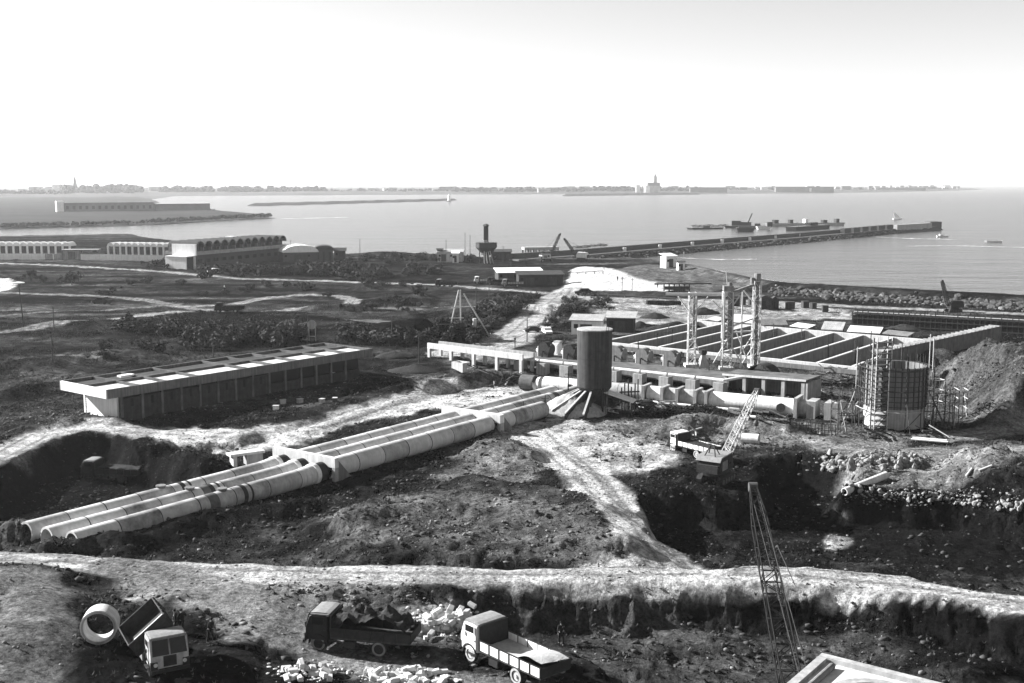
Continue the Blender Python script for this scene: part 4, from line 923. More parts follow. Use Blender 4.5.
# dark stores on the sand behind
for i, (px, py, w_, h_, rr) in enumerate(((762,309,5,2.8,.2),(774,309,2.2,2.4,0),(743,305,1.4,2.2,0),(751,305,1.4,2.0,.3),(790,309,2.2,1.9,.1),(805,308,1.8,1.8,.3),(813,309,1.6,1.6,.5),(825,312,1.5,1.6,0),(735,306,2.4,2.0,0))):
    p = G(px, py); lab = ['dark pitched hut on the sand right of the gantry top','narrow dark shed just right of the pitched hut','slim dark store left of the gantry mast top, left one','slim dark store left of the gantry mast top, right one','low dark crate on the sand right of the narrow shed','dark crate on the sand, first of the trio','dark crate on the sand, middle of the trio','dark crate on the sand, last to the right','dark store beside the gantry cross beam'][i]
    q = T('site_hut' if i < 2 else 'crate', lab, 'hut' if i < 2 else 'crate', p, rr)
    b = MB().box((0,0,h_/2),(w_,w_*.7,h_)); b.build('walls', M['timber'], q)
    if i < 2: MB().extr([(-w_/2-.2,h_),(w_/2+.2,h_),(0,h_+1.1)], -w_*.4, w_*.4).build('roof', M['roofdark'], q)
    else: MB().box((0,0,h_+.07),(w_*1.06,w_*.75,.12)).build('lid', M['timber'], q)
    MB().box((-w_*.1,-w_*.36,h_*.45),(w_*.3,.06,h_*.8)).build('door', M['rust'], q)
for i in range(13):
    px = 648+i*2.6; p = G(px, 304.5+.05*i)
    q = T('barrel', 'small dark barrel in the row on the sand below the pale slope', 'barrel', p, 0, 'row of dark barrels on the sand'); MB().lathe([(0,0),(.55,0),(.62,.6),(.55,1.2),(0,1.2)], 10).build('drum', M['rust'], q)
# ---------------------------------------------------------------- round tank being cast, with scaffold
p = P(893, 424, MID); rt = 3.95; TH_ = 8.2
t = T('round_tank', 'round concrete tank under construction with grid formwork on its upper part', 'tank', p)
MB().ring((0,0,-.6),(0,0,2.7),rt,rt-.4,48).build('lower_wall', M['concrete'], t, smooth=True)
MB().ring((0,0,2.68),(0,0,TH_),rt+.08,rt-.3,48).build('formwork_skin', M['grey_concrete'], t, smooth=True)
for k in range(30):
    a = 6.2832*k/30; MB().box(((rt+.16)*math.cos(a),(rt+.16)*math.sin(a),5.5),(.13,.13,5.6), a).build('formwork_stud', M['timber'], t)
for k in range(8): MB().ring((0,0,3.0+k*.68),(0,0,3.08+k*.68),rt+.30,rt+.2,40).build('formwork_waling', M['timber'], t, smooth=True)
for k in range(26):
    a = 6.2832*k/26; MB().tube(((rt-.2)*math.cos(a),(rt-.2)*math.sin(a),TH_-.3),((rt-.2)*math.cos(a),(rt-.2)*math.sin(a),TH_+1.0+.5*(k % 3)),.04,n=4).build('rebar', M['rust'], t)
s = T('scaffold', 'spindly timber scaffold wrapped around the round tank', 'scaffold', p)
for k in range(14):
    a = 6.2832*k/14+.2; ro = rt+1.1; h = (12.2, 9.2, 10.4, 8.2)[k % 4]
    MB().tube((ro*math.cos(a),ro*math.sin(a),-.8),(ro*math.cos(a)*.99,ro*math.sin(a)*.99,h),.07,n=5).build('pole', M['timber'] if k % 3 else M['paletimber'], s)
    for z in (2.4, 5.2, 8.0):
        a2 = 6.2832*(k+1)/14+.2
        MB().tube((ro*math.cos(a),ro*math.sin(a),z+.1*(k % 2)),(ro*math.cos(a2),ro*math.sin(a2),z+.15*((k+1) % 2)),.06,n=5).build('ledger', M['paletimber'] if z < 3 else M['timber'], s)
    if k % 2 == 0:
        a2 = 6.2832*(k+1)/14+.2
        MB().tube((ro*math.cos(a),ro*math.sin(a),.2),(ro*math.cos(a2),ro*math.sin(a2),2.4),.05,n=5).build('brace', M['timber'], s)
        MB().tube((ro*1.5*math.cos(a),ro*1.5*math.sin(a),-.4),(ro*math.cos(a),ro*math.sin(a),4.5),.06,n=5).build('raker', M['timber'], s)
s = T('stair_tower', 'tall ladder-like timber tower on the left flank of the round tank', 'stair tower', p+Vector((-2.9,-3.2,0)), .25)
for x in (-1.1, 1.1):
    for y in (-.5, .5): MB().tube((x,y,-.6),(x,y,12.4),.08,n=5).build('pole', M['paletimber'], s)
for k in range(16): MB().box((0,0,.4+k*.75),(2.4,1.1,.07)).build('tread', M['timber'], s)
for k in range(5): MB().tube((-1.1,-.55,k*2.4),(1.1,-.55,k*2.4+2.3),.05,n=4).build('brace', M['timber'], s)
for i, (px, py, h) in enumerate(((846,430,6),(936,415,5.5),(944,424,4.5),(951,428,5),(928,432,4),(960,418,4.5),(838,432,4.5))):
    q = P(px, py, MID); s = T('standing_scaffold', ['leaning timber frame left of the round tank','timber frame at the far right of the round tank','spindly timber frame right of the tank, lower one','timber frame right of the tank before the dark hollow','low timber frame at the right foot of the tank','timber frame farthest right of the tank','low timber frame beside the last square collars'][i], 'scaffold', q, .3*i)
    for x in (-.8, .8):
        for y in (-.6, .6): MB().tube((x*1.3,y,-.6),(x,y,h),.06,n=5).build('pole', M['timber'], s)
    for z in (.35, .65, .92): MB().box((0,-.6,h*z),(2.2,.08,.1)).box((0,.6,h*z),(2.2,.08,.1)).box((.8,0,h*z),(.08,1.3,.1)).build('ledger', M['paletimber'] if i % 2 else M['timber'], s)
    MB().tube((-1,-.6,.1),(.8,-.6,h*.9),.05,n=4).build('brace', M['paletimber'], s)
# ---------------------------------------------------------------- formwork wall along the shore
a, b = P(852, 329, -4.3), P(1110, 344, -4.3); d = b-a; L_ = d.length; rz = math.atan2(d.y, d.x)
t = T('formwork_wall', 'long double row of dark shuttering posts along the shore at the right', 'formwork', (a.x, a.y, -4.3), rz)
n = int(L_/1.15)
for row, off in ((0, 0), (1, 3.2)):
    for k in range(n):
        h = 4.3+random.uniform(-.4, .9); MB().box((k*1.15+random.uniform(-.1,.1), off, h/2-.3), (.2,.24,h+.6)).build('post', M['timber'], t)
    for z in (1.2, 2.6, 3.7): MB().box((L_/2, off-.2, z), (L_, .12, .22)).build('rail', M['timber'], t)
    MB().box((L_/2, off+.22, 1.6), (L_, .08, 3.4)).build('shutter', M['rust'], t)
MB().box((L_/2, 1.6, 4.0), (L_, .9, .08)).build('walkway', M['paletimber'], t)
# retaining wall running inland
a, b = P(880, 366, -2.5), P(1000, 338, -2.5); d = b-a; L_ = d.length; rz = math.atan2(d.y, d.x)
t = T('retaining_wall', 'long low retaining wall with pale ribbed top running toward the shore', 'wall', (a.x, a.y, -3), rz)
MB().box((L_/2, 0, 1.2), (L_, .5, 3.6)).build('wall', M['grey_concrete'], t)
MB().box((L_/2, .9, 2.9), (L_, 2.3, .25)).build('coping', M['grey_concrete'], t)
for k in range(int(L_/2)): MB().box((1+k*2, .9, 3.1), (.3,2.2,.22)).build('rib', M['concrete'], t)
for i, px in enumerate((920, 934)):
    q = P(px, 356-i*3.2, -2.6); s = T('concrete_tube', ['left','right'][i]+' of two pale tubes lying below the retaining wall', 'tube', (q.x, q.y, q.z), rz)
    MB().ring((-1.9,0,.5),(1.9,0,.5),.55,.4,18).build('tube_wall', M['concrete'], s, smooth=True); MB().box((-1,0,-.5),(.3,1,1.0)).build('chock', M['timber'], s); MB().box((1,0,-.5),(.3,1,1.0)).build('chock', M['timber'], s)
# ---------------------------------------------------------------- cranes
def crane(name, label, base, rz, tip, boom_m='rust', body='rust', s=1.0, w0=1.2, w1=.5, n=14, roof='rust', rc=.06, hook=6.0, group=None, foot=(1.5,0,1.7)):
    """crawler crane, house on +x; tip given in world space"""
    t = T(name, label, 'crane', base, rz, group); t.scale = (s,)*3
    for y in (-1.2, 1.2):
        b = MB().extr([(-1.9,.15),(-1.6,0),(1.6,0),(1.9,.15),(2.0,.5),(1.7,.85),(-1.7,.85),(-2.0,.5)], y-.3, y+.3); tr = b.build('track', M['rust'], t)
        for k in range(5): MB().tube((-1.5+k*.75,y-.34,.4),(-1.5+k*.75,y+.34,.4),.28,n=10).build('roller', M['steel'], tr)
    MB().box((0,0,.95),(2.6,2.0,.4)).tube((0,0,1.1),(0,0,1.35),.9,n=16).build('carriage', M['rust'], t)
    MB().extr([(-2.3,1.35),(1.5,1.35),(1.5,2.2),(1.1,3.1),(-1.9,3.0),(-2.3,2.6)], -1.35, 1.35).build('house', M[body], t)
    MB().extr([(-2.35,2.64),(-1.92,3.04),(1.12,3.14),(1.08,3.26),(-2.0,3.16),(-2.45,2.7)], -1.42, 1.42).build('house_roof', M[roof], t)
    MB().box((1.36,.75,2.45),(.06,.9,.7), Matrix.Rotation(-.4, 3, 'Y')).build('window', M['glass'], t)
    MB().box((.4,-1.37,2.3),(.8,.04,.6)).build('window', M['glass'], t); MB().box((-.9,-1.37,2.1),(1.4,.04,1.0)).build('door', M['greysteel'], t)
    MB().box((-2.4,0,1.85),(.4,2.4,.9)).build('counterweight', M['rust'], t)
    inv = (Matrix.Translation(base) @ Matrix.Rotation(rz, 4, 'Z') @ Matrix.Diagonal((s, s, s, 1))).inverted()
    tp = inv @ Vector(tip); ft = Vector(foot)
    m_ = MB(); d = tp-ft
    mid1, mid2 = ft+d*.12, ft+d*.82
    ch = []
    ch += latt(m_, ft, mid1, w0*.45, w0, 2, rl=rc*.6); ch += latt(m_, mid1, mid2, w0, w0*.8, n, rl=rc*.6); ch += latt(m_, mid2, tp, w0*.8, w1, 3, rl=rc*.6)
    bo = m_.build('boom', M[boom_m], t)
    for A_, B_ in ch: MB().tube(A_, B_, rc, n=6).build('boom_chord', M[boom_m], bo)
    MB().tube(tp+Vector((0,-.3,0)), tp+Vector((0,.3,0)), .35, n=12).build('sheave', M['steel'], t)
    ap = Vector((-1.2,0,4.3)); MB().tube((-.6,-.7,3),(ap.x,-.2,ap.z),.07,n=5).tube((-.6,.7,3),(ap.x,.2,ap.z),.07,n=5).tube((-2,-.7,2.9),(ap.x,-.2,ap.z),.07,n=5).tube((-2,.7,2.9),(ap.x,.2,ap.z),.07,n=5).build('gantry_frame', M['rust'], t)
    c = MB()
    for y in (-.25, .25): c.tube(ap+Vector((0,y,0)), tp+Vector((0,y,0)), .025, n=4, caps=False)
    c.build('pendant_rope', M['steel'], t)
    if hook:
        hk = tp-Vector((0,0,hook)); MB().tube(tp+Vector((.1,0,0)), hk, .03, n=4).build('hoist_rope', M['steel'], t)
        MB().lathe([(0,0),(.28,.15),(.32,.5),(.15,.8),(0,.85)], 10, hk-Vector((0,0,.8))).tube(hk-Vector((0,0,.8)), hk-Vector((.2,0,1.2)), .08, n=6).build('hook_block', M['steel'], t)
    return t
def tip_at(px, py, Y):
    """point on a sight line at forward distance Y"""
    q = P(px, py, -50 if py > 183 else 200); dv = (q-Vector((0,0,CAM_Z))); return Vector((0,0,CAM_Z))+dv*(Y/dv.y)
bs = G(716, 481); tp_ = tip_at(757, 391, bs.y+10)
crane('crawler_crane', 'dark crawler crane with a bright lattice boom at the pit edge', bs, math.atan2(tp_.y-bs.y, tp_.x-bs.x), tp_, boom_m='palesteel', roof='truckroof', w0=.85, w1=.4, n=12, rc=.055, hook=3.5)
bs = Vector((16.6, 62.5, 0)); bs.z = gz(bs.x, bs.y); tp_ = tip_at(753, 487, 80)
crane('crawler_crane', 'near crane with a tall dark lattice boom rising before the road', bs, math.atan2(tp_.y-bs.y, tp_.x-bs.x), tp_, boom_m='blacksteel', w0=1.2, w1=.42, n=13, rc=.055, hook=0)
rp = T('hanging_rope', 'slack dark rope running down beside the tall dark boom', 'rope', tip_at(777, 545, 78))
q = tip_at(795, 585, 74)-rp.location; MB().tube((0,0,0), q, .035, n=4).build('strand', M['steel'], rp)
p = G(546, 262); crane('crawler_crane', 'small crane with raised boom on the shore left of the breakwater', p, R(25), tip_at(560, 234, p.y+4), w0=.8, w1=.5, n=8, rc=.1, hook=0, body='palesteel', s=1.15)
p = G(581, 261.5); crane('crawler_crane', 'white-bodied crane with boom leaning left at the breakwater root', p, R(165), tip_at(564.5, 239, p.y-4), w0=.75, w1=.4, n=8, rc=.09, hook=0, body='white', roof='white', s=1.25)
p = G(953, 312); crane('crawler_crane', 'dark crane with boom leaning left above the shore boulders', p, R(190), tip_at(942, 281, p.y-3), w0=.8, w1=.5, n=8, rc=.1, hook=0, s=.95)
# ---------------------------------------------------------------- near roof in the lower right corner
ZR2 = 10.0; A = P(822, 653, ZR2); B_ = P(785, 684, ZR2); C_ = P(946, 684, ZR2)
e1 = (C_-A).normalized(); e2 = Vector((-e1.y, e1.x, 0)) if (B_-A).dot(Vector((-e1.y, e1.x, 0))) > 0 else Vector((e1.y, -e1.x, 0))
rz = math.atan2(e1.y, e1.x); sgn = 1 if Vector((-e1.y, e1.x, 0)).dot(e2) > 0 else -1
t = T('near_building', 'near building whose pale flat roof corner pokes in at the bottom right', 'building', (A.x, A.y, -2.6), rz); H = ZR2+2.6
MB().box((6, sgn*6, H/2-.4), (11.6, 11.6, H-.8)).build('walls', M['concrete'], t)
MB().box((6, sgn*6, H-.35), (12, 12, .3)).build('roof_slab', M['pale_concrete'], t)
MB().box((6, sgn*.18, H-.1), (12, .36, .22)).build('kerb', M['concrete'], t)
MB().box((.18, sgn*6.2, H-.1), (.36, 11.6, .22)).build('kerb', M['concrete'], t)
MB().tube((.75, sgn*.8, H-.1), (.75, sgn*11, H-.1), .14, n=12).build('gutter_pipe', M['grey_concrete'], t)
MB().lathe([(1.9,0),(1.9,.04),(1.5,.04),(1.5,0)], 32, (3.2, sgn*2.6, H-.2)).build('screed_ring', M['concrete'], t)
for k in range(4):
    MB().box((-.21+.2, sgn*(1.5+k*2.6), H-4), (.1,1.3,1.6)).build('window', M['glass'], t); MB().box((1.5+k*2.6, sgn*.17, H-4), (1.3,.1,1.6)).build('window', M['glass'], t)
# ---------------------------------------------------------------- loose blocks, logs and planks
def loose_block(px, py, layer, grp, lab, rnd, s=1.0, z=0):
    p = G(px, py); o = MB()
    o.box((0,0,0), (.85*s,.4*s,.38*s)); me = BLK.get(s)
    if me is None:
        bm = bmesh.new(); bmesh.ops.create_cube(bm, size=1); bmesh.ops.scale(bm, vec=(.85*s,.42*s,.38*s), verts=bm.verts); bmesh.ops.bevel(bm, geom=bm.edges, offset=.03, segments=1, affect='EDGES')
        me = bpy.data.meshes.new('concrete_block'); bm.to_mesh(me); bm.free(); me.materials.append(M['block']); BLK[s] = me
    b = link('concrete_block', me, None, p+Vector((0,0,.17*s+layer*.34*s)))
    b.rotation_euler = (rnd.uniform(-.35,.35), rnd.uniform(-.35,.35), rnd.uniform(0,3.14)); tag(b, lab, 'block', grp); return b
BLK = {}
rb = random.Random(4)
for i in range(52):
    t_ = rb.random(); px = 412+62*t_; py = 627-13*t_+rb.gauss(0, 5)+4
    loose_block(px, py, rb.choice((0,0,1,1,2)), 'pale blocks heaped behind the dark lorry', 'pale loose block in the heap behind the dark loaded lorry', rb, rb.choice((.75,.9,.65)))
for i in range(18):
    loose_block(286+46*rb.random(), 667+14*rb.random(), rb.choice((0,0,1)), 'pale blocks in front of the dark lorry', 'pale block in the small stack at the bottom left of centre', rb, .75)
for i in range(44):
    loose_block(368+76*rb.random()**1.0, 673+14*rb.random(), rb.choice((0,0,1)), 'pale blocks at the bottom edge', 'pale block in the spread along the bottom edge below the lorries', rb, rb.choice((.8,.65)))
def chips(name, cx_, cy_, sx_, sy_, n, m):
    r_ = random.Random(n); b = MB()
    for k in range(n):
        p = G(cx_+r_.gauss(0, sx_), cy_+r_.gauss(0, sy_)); s_ = .04+.16*r_.random()**2; b.blob(p+Vector((0,0,s_*.2)), s_, 1, .35, (1.3,.9,.6), r_)
    o = b.build(name, M[m]); o['kind'] = 'stuff'
chips('block_rubble', 440, 622, 20, 6, 260, 'block'); chips('block_rubble', 308, 672, 18, 5, 120, 'block'); chips('block_rubble', 405, 678, 24, 5, 200, 'block'); chips('stone_rubble', 872, 463, 32, 5, 420, 'rock'); chips('stone_rubble', 930, 497, 55, 5, 420, 'rock')
def rockmesh(s, seed, m='rock', sub=2):
    r_ = random.Random(seed); b = MB().blob((0,0,0), s, 1, .32, (1.25, .9, .75), r_); o = b.build('rock', M[m]); me = o.data; bpy.data.objects.remove(o); return me
RK = [rockmesh(.36, k) for k in range(6)]
for i in range(130):
    px = 822+104*rb.random(); py = 462+rb.gauss(0, 3.6)+(3 if px < 850 else 0); p = G(px, py)
    o = link('rubble_rock', rb.choice(RK), None, p+Vector((0,0,.12))); o.rotation_euler = (rb.random()*3, rb.random()*3, rb.random()*3); k = .3+1.1*rb.random()**2; o.scale = (k, k, k)
    tag(o, 'pale rock in the rubble heap in front of the round tank', 'rock', 'rubble before the round tank')
for i in range(110):
    px = 845+180*rb.random(); py = 490+(px-845)*.10+rb.gauss(0, 3.0); p = G(px, py)
    o = link('rubble_rock', rb.choice(RK), None, p+Vector((0,0,.1))); o.rotation_euler = (rb.random()*3, rb.random()*3, rb.random()*3); k = (.22+.8*rb.random()**2)*(1.6 if px > 1000 and rb.random() < .4 else 1); o.scale = (k, k, k)
    tag(o, 'pale rock strewn along the upper rim of the dark pit', 'rock', 'rocks on the pit rim')
def lying(name, label, cat, pa, pb, r_, m, hollow=False, z=0):
    a, b = G(*pa), G(*pb); a.z += r_+z; b.z += r_+z; t = T(name, label, cat, a); d = b-a
    if hollow: MB().ring((0,0,0), d, r_, r_*.8, 22).build('tube_wall', M[m], t, smooth=True)
    else: MB().tube((0,0,0), d, r_, r_*.9, n=12).build('shaft', M[m], t, smooth=True)
    return t
lying('concrete_pile', 'long pale concrete pile lying on the pit edge slope', 'pile', (844, 497), (886, 479), .42, 'pale_concrete', True)
lying('concrete_tube', 'short pale tube lying behind the bright crane boom', 'tube', (742, 443), (759, 444), .62, 'pale_concrete', True)
lying('log', 'pale stick on the slope, left of two near the right edge', 'log', (966, 478), (972, 470), .14, 'paletimber'); lying('log', 'pale stick on the slope, right of two near the right edge', 'log', (979, 472), (992, 467), .14, 'paletimber')
a, b = G(911, 440), G(948, 444); t = T('plank_stack', 'flat white plank stack on the ground in front of the round tank', 'planks', a, heading(a, b)); Lq = (b-a).length
for k in range(3): MB().box((Lq/2, k*.5-.4, .2+.1*(k == 1)), (Lq-.3*k, .45, .14)).build('plank', M['white'], t)
for k in range(3): MB().box((.6+k*(Lq-1.2)/2, 0, .05), (.15,1.4,.14)).build('bearer', M['timber'], t)
# small rail frame in front of the collars
for i, (px, py) in enumerate(((803, 431), (815, 434), (828, 436))):
    q = T('rail_frame', ['left','middle','right'][i]+' of three low dark rail frames in front of the collared pipe', 'railing', G(px, py), -.15)
    for k in range(5): MB().tube((-.9+k*.45,0,-.3),(-.9+k*.45,0,1.5),.05,n=5).build('post', M['rust'], q)
    MB().tube((-1,0,1.5),(1,0,1.5),.05,n=5).tube((-1,0,.7),(1,0,.7),.05,n=5).build('rail', M['rust'], q)
# junk in the building's shade
for i, (px, py, m) in enumerate(((276,410,'white'),(283,404,'paletimber'),(300,403,'concrete'),(322,403,'concrete'),(335,402,'timber'))):
    q = T('crate', ['white crate in the shade before the flat-roofed building','pale board crate beside the white crate in the shade','grey crate in the shade, middle of the litter','grey crate in the shade next to the last dark one','dark crate at the right end of the litter in the shade'][i], 'crate', G(px, py), .4*i)
    q.scale = (.6,.6,.6); MB().box((0,0,.5),(1.3,1.0,1.0)).build('box', M[m], q); MB().box((0,0,1.04),(1.5,1.2,.08)).build('lid', M['paletimber'], q)
# ---------------------------------------------------------------- poles, drill rig, sign
POLES = [(24,327,282,1,'leaning dark pole at the far left edge, topped by a pale lamp'),(53,363,332,0,'thin pole left of the flat-roofed building'),(213,358,338,0,'thin pole rising behind the flat-roofed building roof'),
 (308,340,315,0,'thin pole left of the round white sign'),(392,345,318,0,'thin pole in the scrub left of the drill rig'),(419,363,333,0,'thin pole at the left end of the channel beam'),(446,262,240,0,'thin pole by the sheds left of the tall timber tower'),
 (476,312,287,0,'thin pole right above the drill rig'),(489,302,280,0,'thin pole at the roadside right of the drill rig pole'),(503,262,246,0,'thin pole just right of the tall timber tower'),(511,271,258,0,'thin pole by the dark bank before the shore'),(525,272,255,0,'thin pole standing before the concrete frame on the shore'),
 (10,258,246,0,'thin pole at the white wall, first from the left'),(32,258,246,0,'thin pole at the white wall, second from the left'),(93,258,246,0,'thin pole at the white wall beside the gateway'),(118,258,247,0,'thin pole at the white wall, before the second arcade'),(144,259,247,0,'thin pole at the white wall, right end'),
 (291,262,240,0,'thin pole at the right end of the vaulted hall'),(360,258,239,0,'lone thin pole on the shore in the middle of the scrub'),(465,262,233,0,'tall thin mast left of the timber tower'),(470,262,235,0,'tall thin mast nearest the timber tower'),(622,292,277,0,'thin pole on the pale slope, left one'),(632,292,278,0,'thin pole on the pale slope, right one'),
 (54,330,306,0,'short pale pole between the tracks at the left'),(527,342,318,0,'thin pole on the edge of the wide dirt road'),(568,397,371,0,'thin pole left of the silo before the pipes'),(545,412,395,0,'short pole by the pipes left of the aggregate bins'),(523,418,401,0,'short pole by the three people at the pipes')]
for px, py, pt_, lamp, lab in POLES:
    p = G(px, py); h = (py-pt_)/scale_at(p); t = T('utility_pole', lab, 'pole', p, random.random())
    MB().tube((0,0,-.4),(-.06*h if lamp else .01*h,0,h),.13 if py > 280 else .16,.08,n=6).build('shaft', M['wood'], t)
    if lamp: MB().lathe([(.2,h+.1),(1.3,h-.1),(1.2,h-.25),(0,h-.2)], 14, (-.06*h,0,0)).build('lamp', M['white'], t)
    else: MB().box((.01*h,0,h-.45),(1.1,.09,.09)).build('crossarm', M['wood'], t)
p = G(312, 341); t = T('round_sign', 'round white board on a small frame behind the flat-roofed building', 'sign', p, R(-10))
MB().tube((0,.0,3.3),(0,.12,3.3),.95,n=24).build('disc', M['concrete'], t)
for x in (-.7, .7): MB().box((x,.2,1.3),(.14,.14,3.4)).build('post', M['paletimber'], t)
MB().box((0,.2,.9),(1.5,.1,.14)).build('rail', M['paletimber'], t)
p = G(467, 334); sc_ = scale_at(p); t = T('drill_rig', 'timber tripod drill rig with machinery at its foot', 'drill rig', p, .1)
hh = 44/sc_
for (x, y) in ((-4,-1),(4.6,-1),(-1.2,1.5)): MB().tube((x,y,-.4),(-1.2+x*.12,0,hh*.92 if x > 0 else hh),.16,n=6).build('tripod_leg', M['paletimber'], t)
MB().box((-2.2,-.5,3.4),(3.0,.16,.16)).box((-2.3,-.5,5.6),(2.0,.14,.14)).build('crossbar', M['paletimber'], t)
MB().tube((1.6,0,0),(1.6,0,3.2),.4,n=12).build('boiler', M['palesteel'], t); MB().box((-.4,0,1.1),(5.5,1.8,.5)).box((3.6,0,.9),(2.5,1.6,1.4)).build('engine_bed', M['rust'], t)
MB().box((-2.6,0,1.8),(1.6,1.4,1.2)).build('winch', M['greysteel'], t)
for k in range(5): MB().box((-3.8+k*1.9,-.7,.2),(.25,.25,1.8)).build('post', M['timber'], t)
MB().tube((-1.0,0,hh),(-1,0,.8),.03,n=4).build('drill_rope', M['steel'], t)
p = G(445, 334); t = T('workbench', 'dark timber trestle table left of the drill rig', 'trestle', p, .2)
MB().box((0,0,1.9),(3.4,1.2,.15)).build('top', M['timber'], t)
for x in (-1.4, 0, 1.4): MB().box((x,-.4,.8),(.2,.2,2.4)).box((x,.4,.8),(.2,.2,2.4)).build('leg', M['timber'], t)
# ---------------------------------------------------------------- vaulted hall and arcades on the left shore
ZH = -4.6
a, b = P(196, 268.5, ZH), P(286, 259.3, ZH); d = b-a; L_ = d.length; rz = math.atan2(d.y, d.x)
t = T('vaulted_hall', 'long two-storey hall with a row of dark barrel vaults along its roof', 'building', a, rz)
DP = 15; NV = 12
MB().box((L_/2, DP/2+.2, 2.6), (L_-.6, DP-.6, 5.2)).build('ground_floor', M['brick'], t)  # dark material holds the shade of the ground floor
MB().box((L_/2, DP/2, 6.0), (L_+.4, DP+.6, 1.4)).build('parapet', M['concrete'], t)
vw = L_/NV
for k in range(NV):
    x = (k+.5)*vw
    o = arc(0, 8.3, vw*.5, 0, math.pi, 10)+arc(0, 8.3, vw*.40, math.pi, 0, 10); b_ = MB().extr(o, -.6, DP-1)
    b_.v = [(v[0]+x, v[1], v[2]) for v in b_.v]; b_.build('roof_vault', M['roofdark'] if k < 99 else M['white'], t)
    MB().box((x, 1.6, 7.7), (vw*.82,.2,2.4)).build('vault_window', M['glass'], t)
    MB().box((x-vw/2, DP*.45, 7.5), (.5, DP*.9, 1.8)).build('pier', M['grey_concrete'], t)
    MB().box((x, -.12, 2.9), (vw*.5,.1,1.4)).build('window', M['glass'], t)
MB().box((-.35, DP*.35, 7.4), (.7, DP*.8, 4.6)).build('end_wall', M['plaster'], t)  # white colour paints the sun on this end
for y in (.4, 5.2, 9.8): MB().box((-.3, y, 2.5), (.6,.7,5.0)).build('end_column', M['plaster'], t)
MB().box((-3.2, DP*.35, 5.0), (5.6, DP*.7, .4)).build('porch_roof', M['plaster'], t); MB().box((-5.6, DP*.35, 2.4), (.4, DP*.7, 4.8)).build('porch_wall', M['plaster'], t)
MB().box((L_*.62, DP*.8, 9.6), (4,3,3)).build('roof_tank', M['plaster'], t)
def arcade(lab, p0, p1, nb, back):
    a, b = P(*p0, ZH), P(*p1, ZH); d = b-a; L_ = d.length; rz = math.atan2(d.y, d.x); nrm = Vector((-math.sin(rz), math.cos(rz), 0))
    t = T('arcade_hall', lab, 'building', a+nrm*back, rz); vw = L_/nb
    MB().box((L_/2, 7, 2.6), (L_, .4, 5.2)).build('back_wall', M['grey_concrete'], t)
    MB().box((L_/2, 3.5, 5.8), (L_+.4, 7.4, .35)).build('roof_slab', M['plaster'], t)
    for k in range(nb):
        x = (k+.5)*vw; b_ = MB().extr(arc(0, 6.0, vw*.47, 0, math.pi, 8), -.5, 7.4); b_.v = [(v[0]+x, v[1], 6.0+(v[2]-6.0)*.9) for v in b_.v]; b_.build('roof_vault', M['plaster'], t, smooth=True)
    for k in range(nb+1): MB().box((k*vw, 0, 2.8), (.75,.6,5.9)).build('pier', M['plaster'], t)
    return t
arcade('low white arcade with scalloped vault roof at the far left, left of the gateway', (-45,259.6), (62,259.8), 15, 9)
arcade('low white arcade with scalloped vault roof between the gateway and the vaulted hall', (97,260), (166,261.2), 11, 9)
def bwall(lab, p0, p1, h, m):
    a, b = P(*p0, ZH), P(*p1, ZH); d = b-a; t = T('boundary_wall', lab, 'wall', a, math.atan2(d.y, d.x)); MB().box((d.length/2,0,h/2-.5),(d.length,.4,h+1)).build('wall', M[m], t)
    MB().box((d.length/2,0,h+.06),(d.length,.6,.12)).build('coping', M['concrete'], t)
    for k in range(int(d.length/8)): MB().box((4+k*8,-.22,h/2),(.5,.1,h)).build('pier', M['plaster'], t)
bwall('bright white boundary wall before the far left arcade', (-60,259.3), (45,259.6), 2.6, 'plaster'); bwall('grey boundary wall section left of the gateway', (45.5,259.6), (63,259.8), 2.6, 'concrete'); bwall('bright white boundary wall right of the gateway', (81,259.9), (163,261.4), 2.6, 'plaster')
p = P(72, 259.8, ZH); t = T('gatehouse', 'grey gate pavilion with flat canopy between the two arcades', 'gatehouse', p, R(5))
MB().box((0,1.5,2.0),(7.6,3,4.6)).build('walls', M['concrete'], t); MB().box((4,1,4.5),(16,5,.35)).build('canopy', M['concrete'], t)
for x in (-3.9, 3.9, 11.5): MB().box((x,-.6,2.0),(.5,.5,4.8)).build('column', M['greysteel'], t)
MB().box((0,-.05,1.9),(3,.1,3.2)).build('gate', M['grey_concrete'], t)
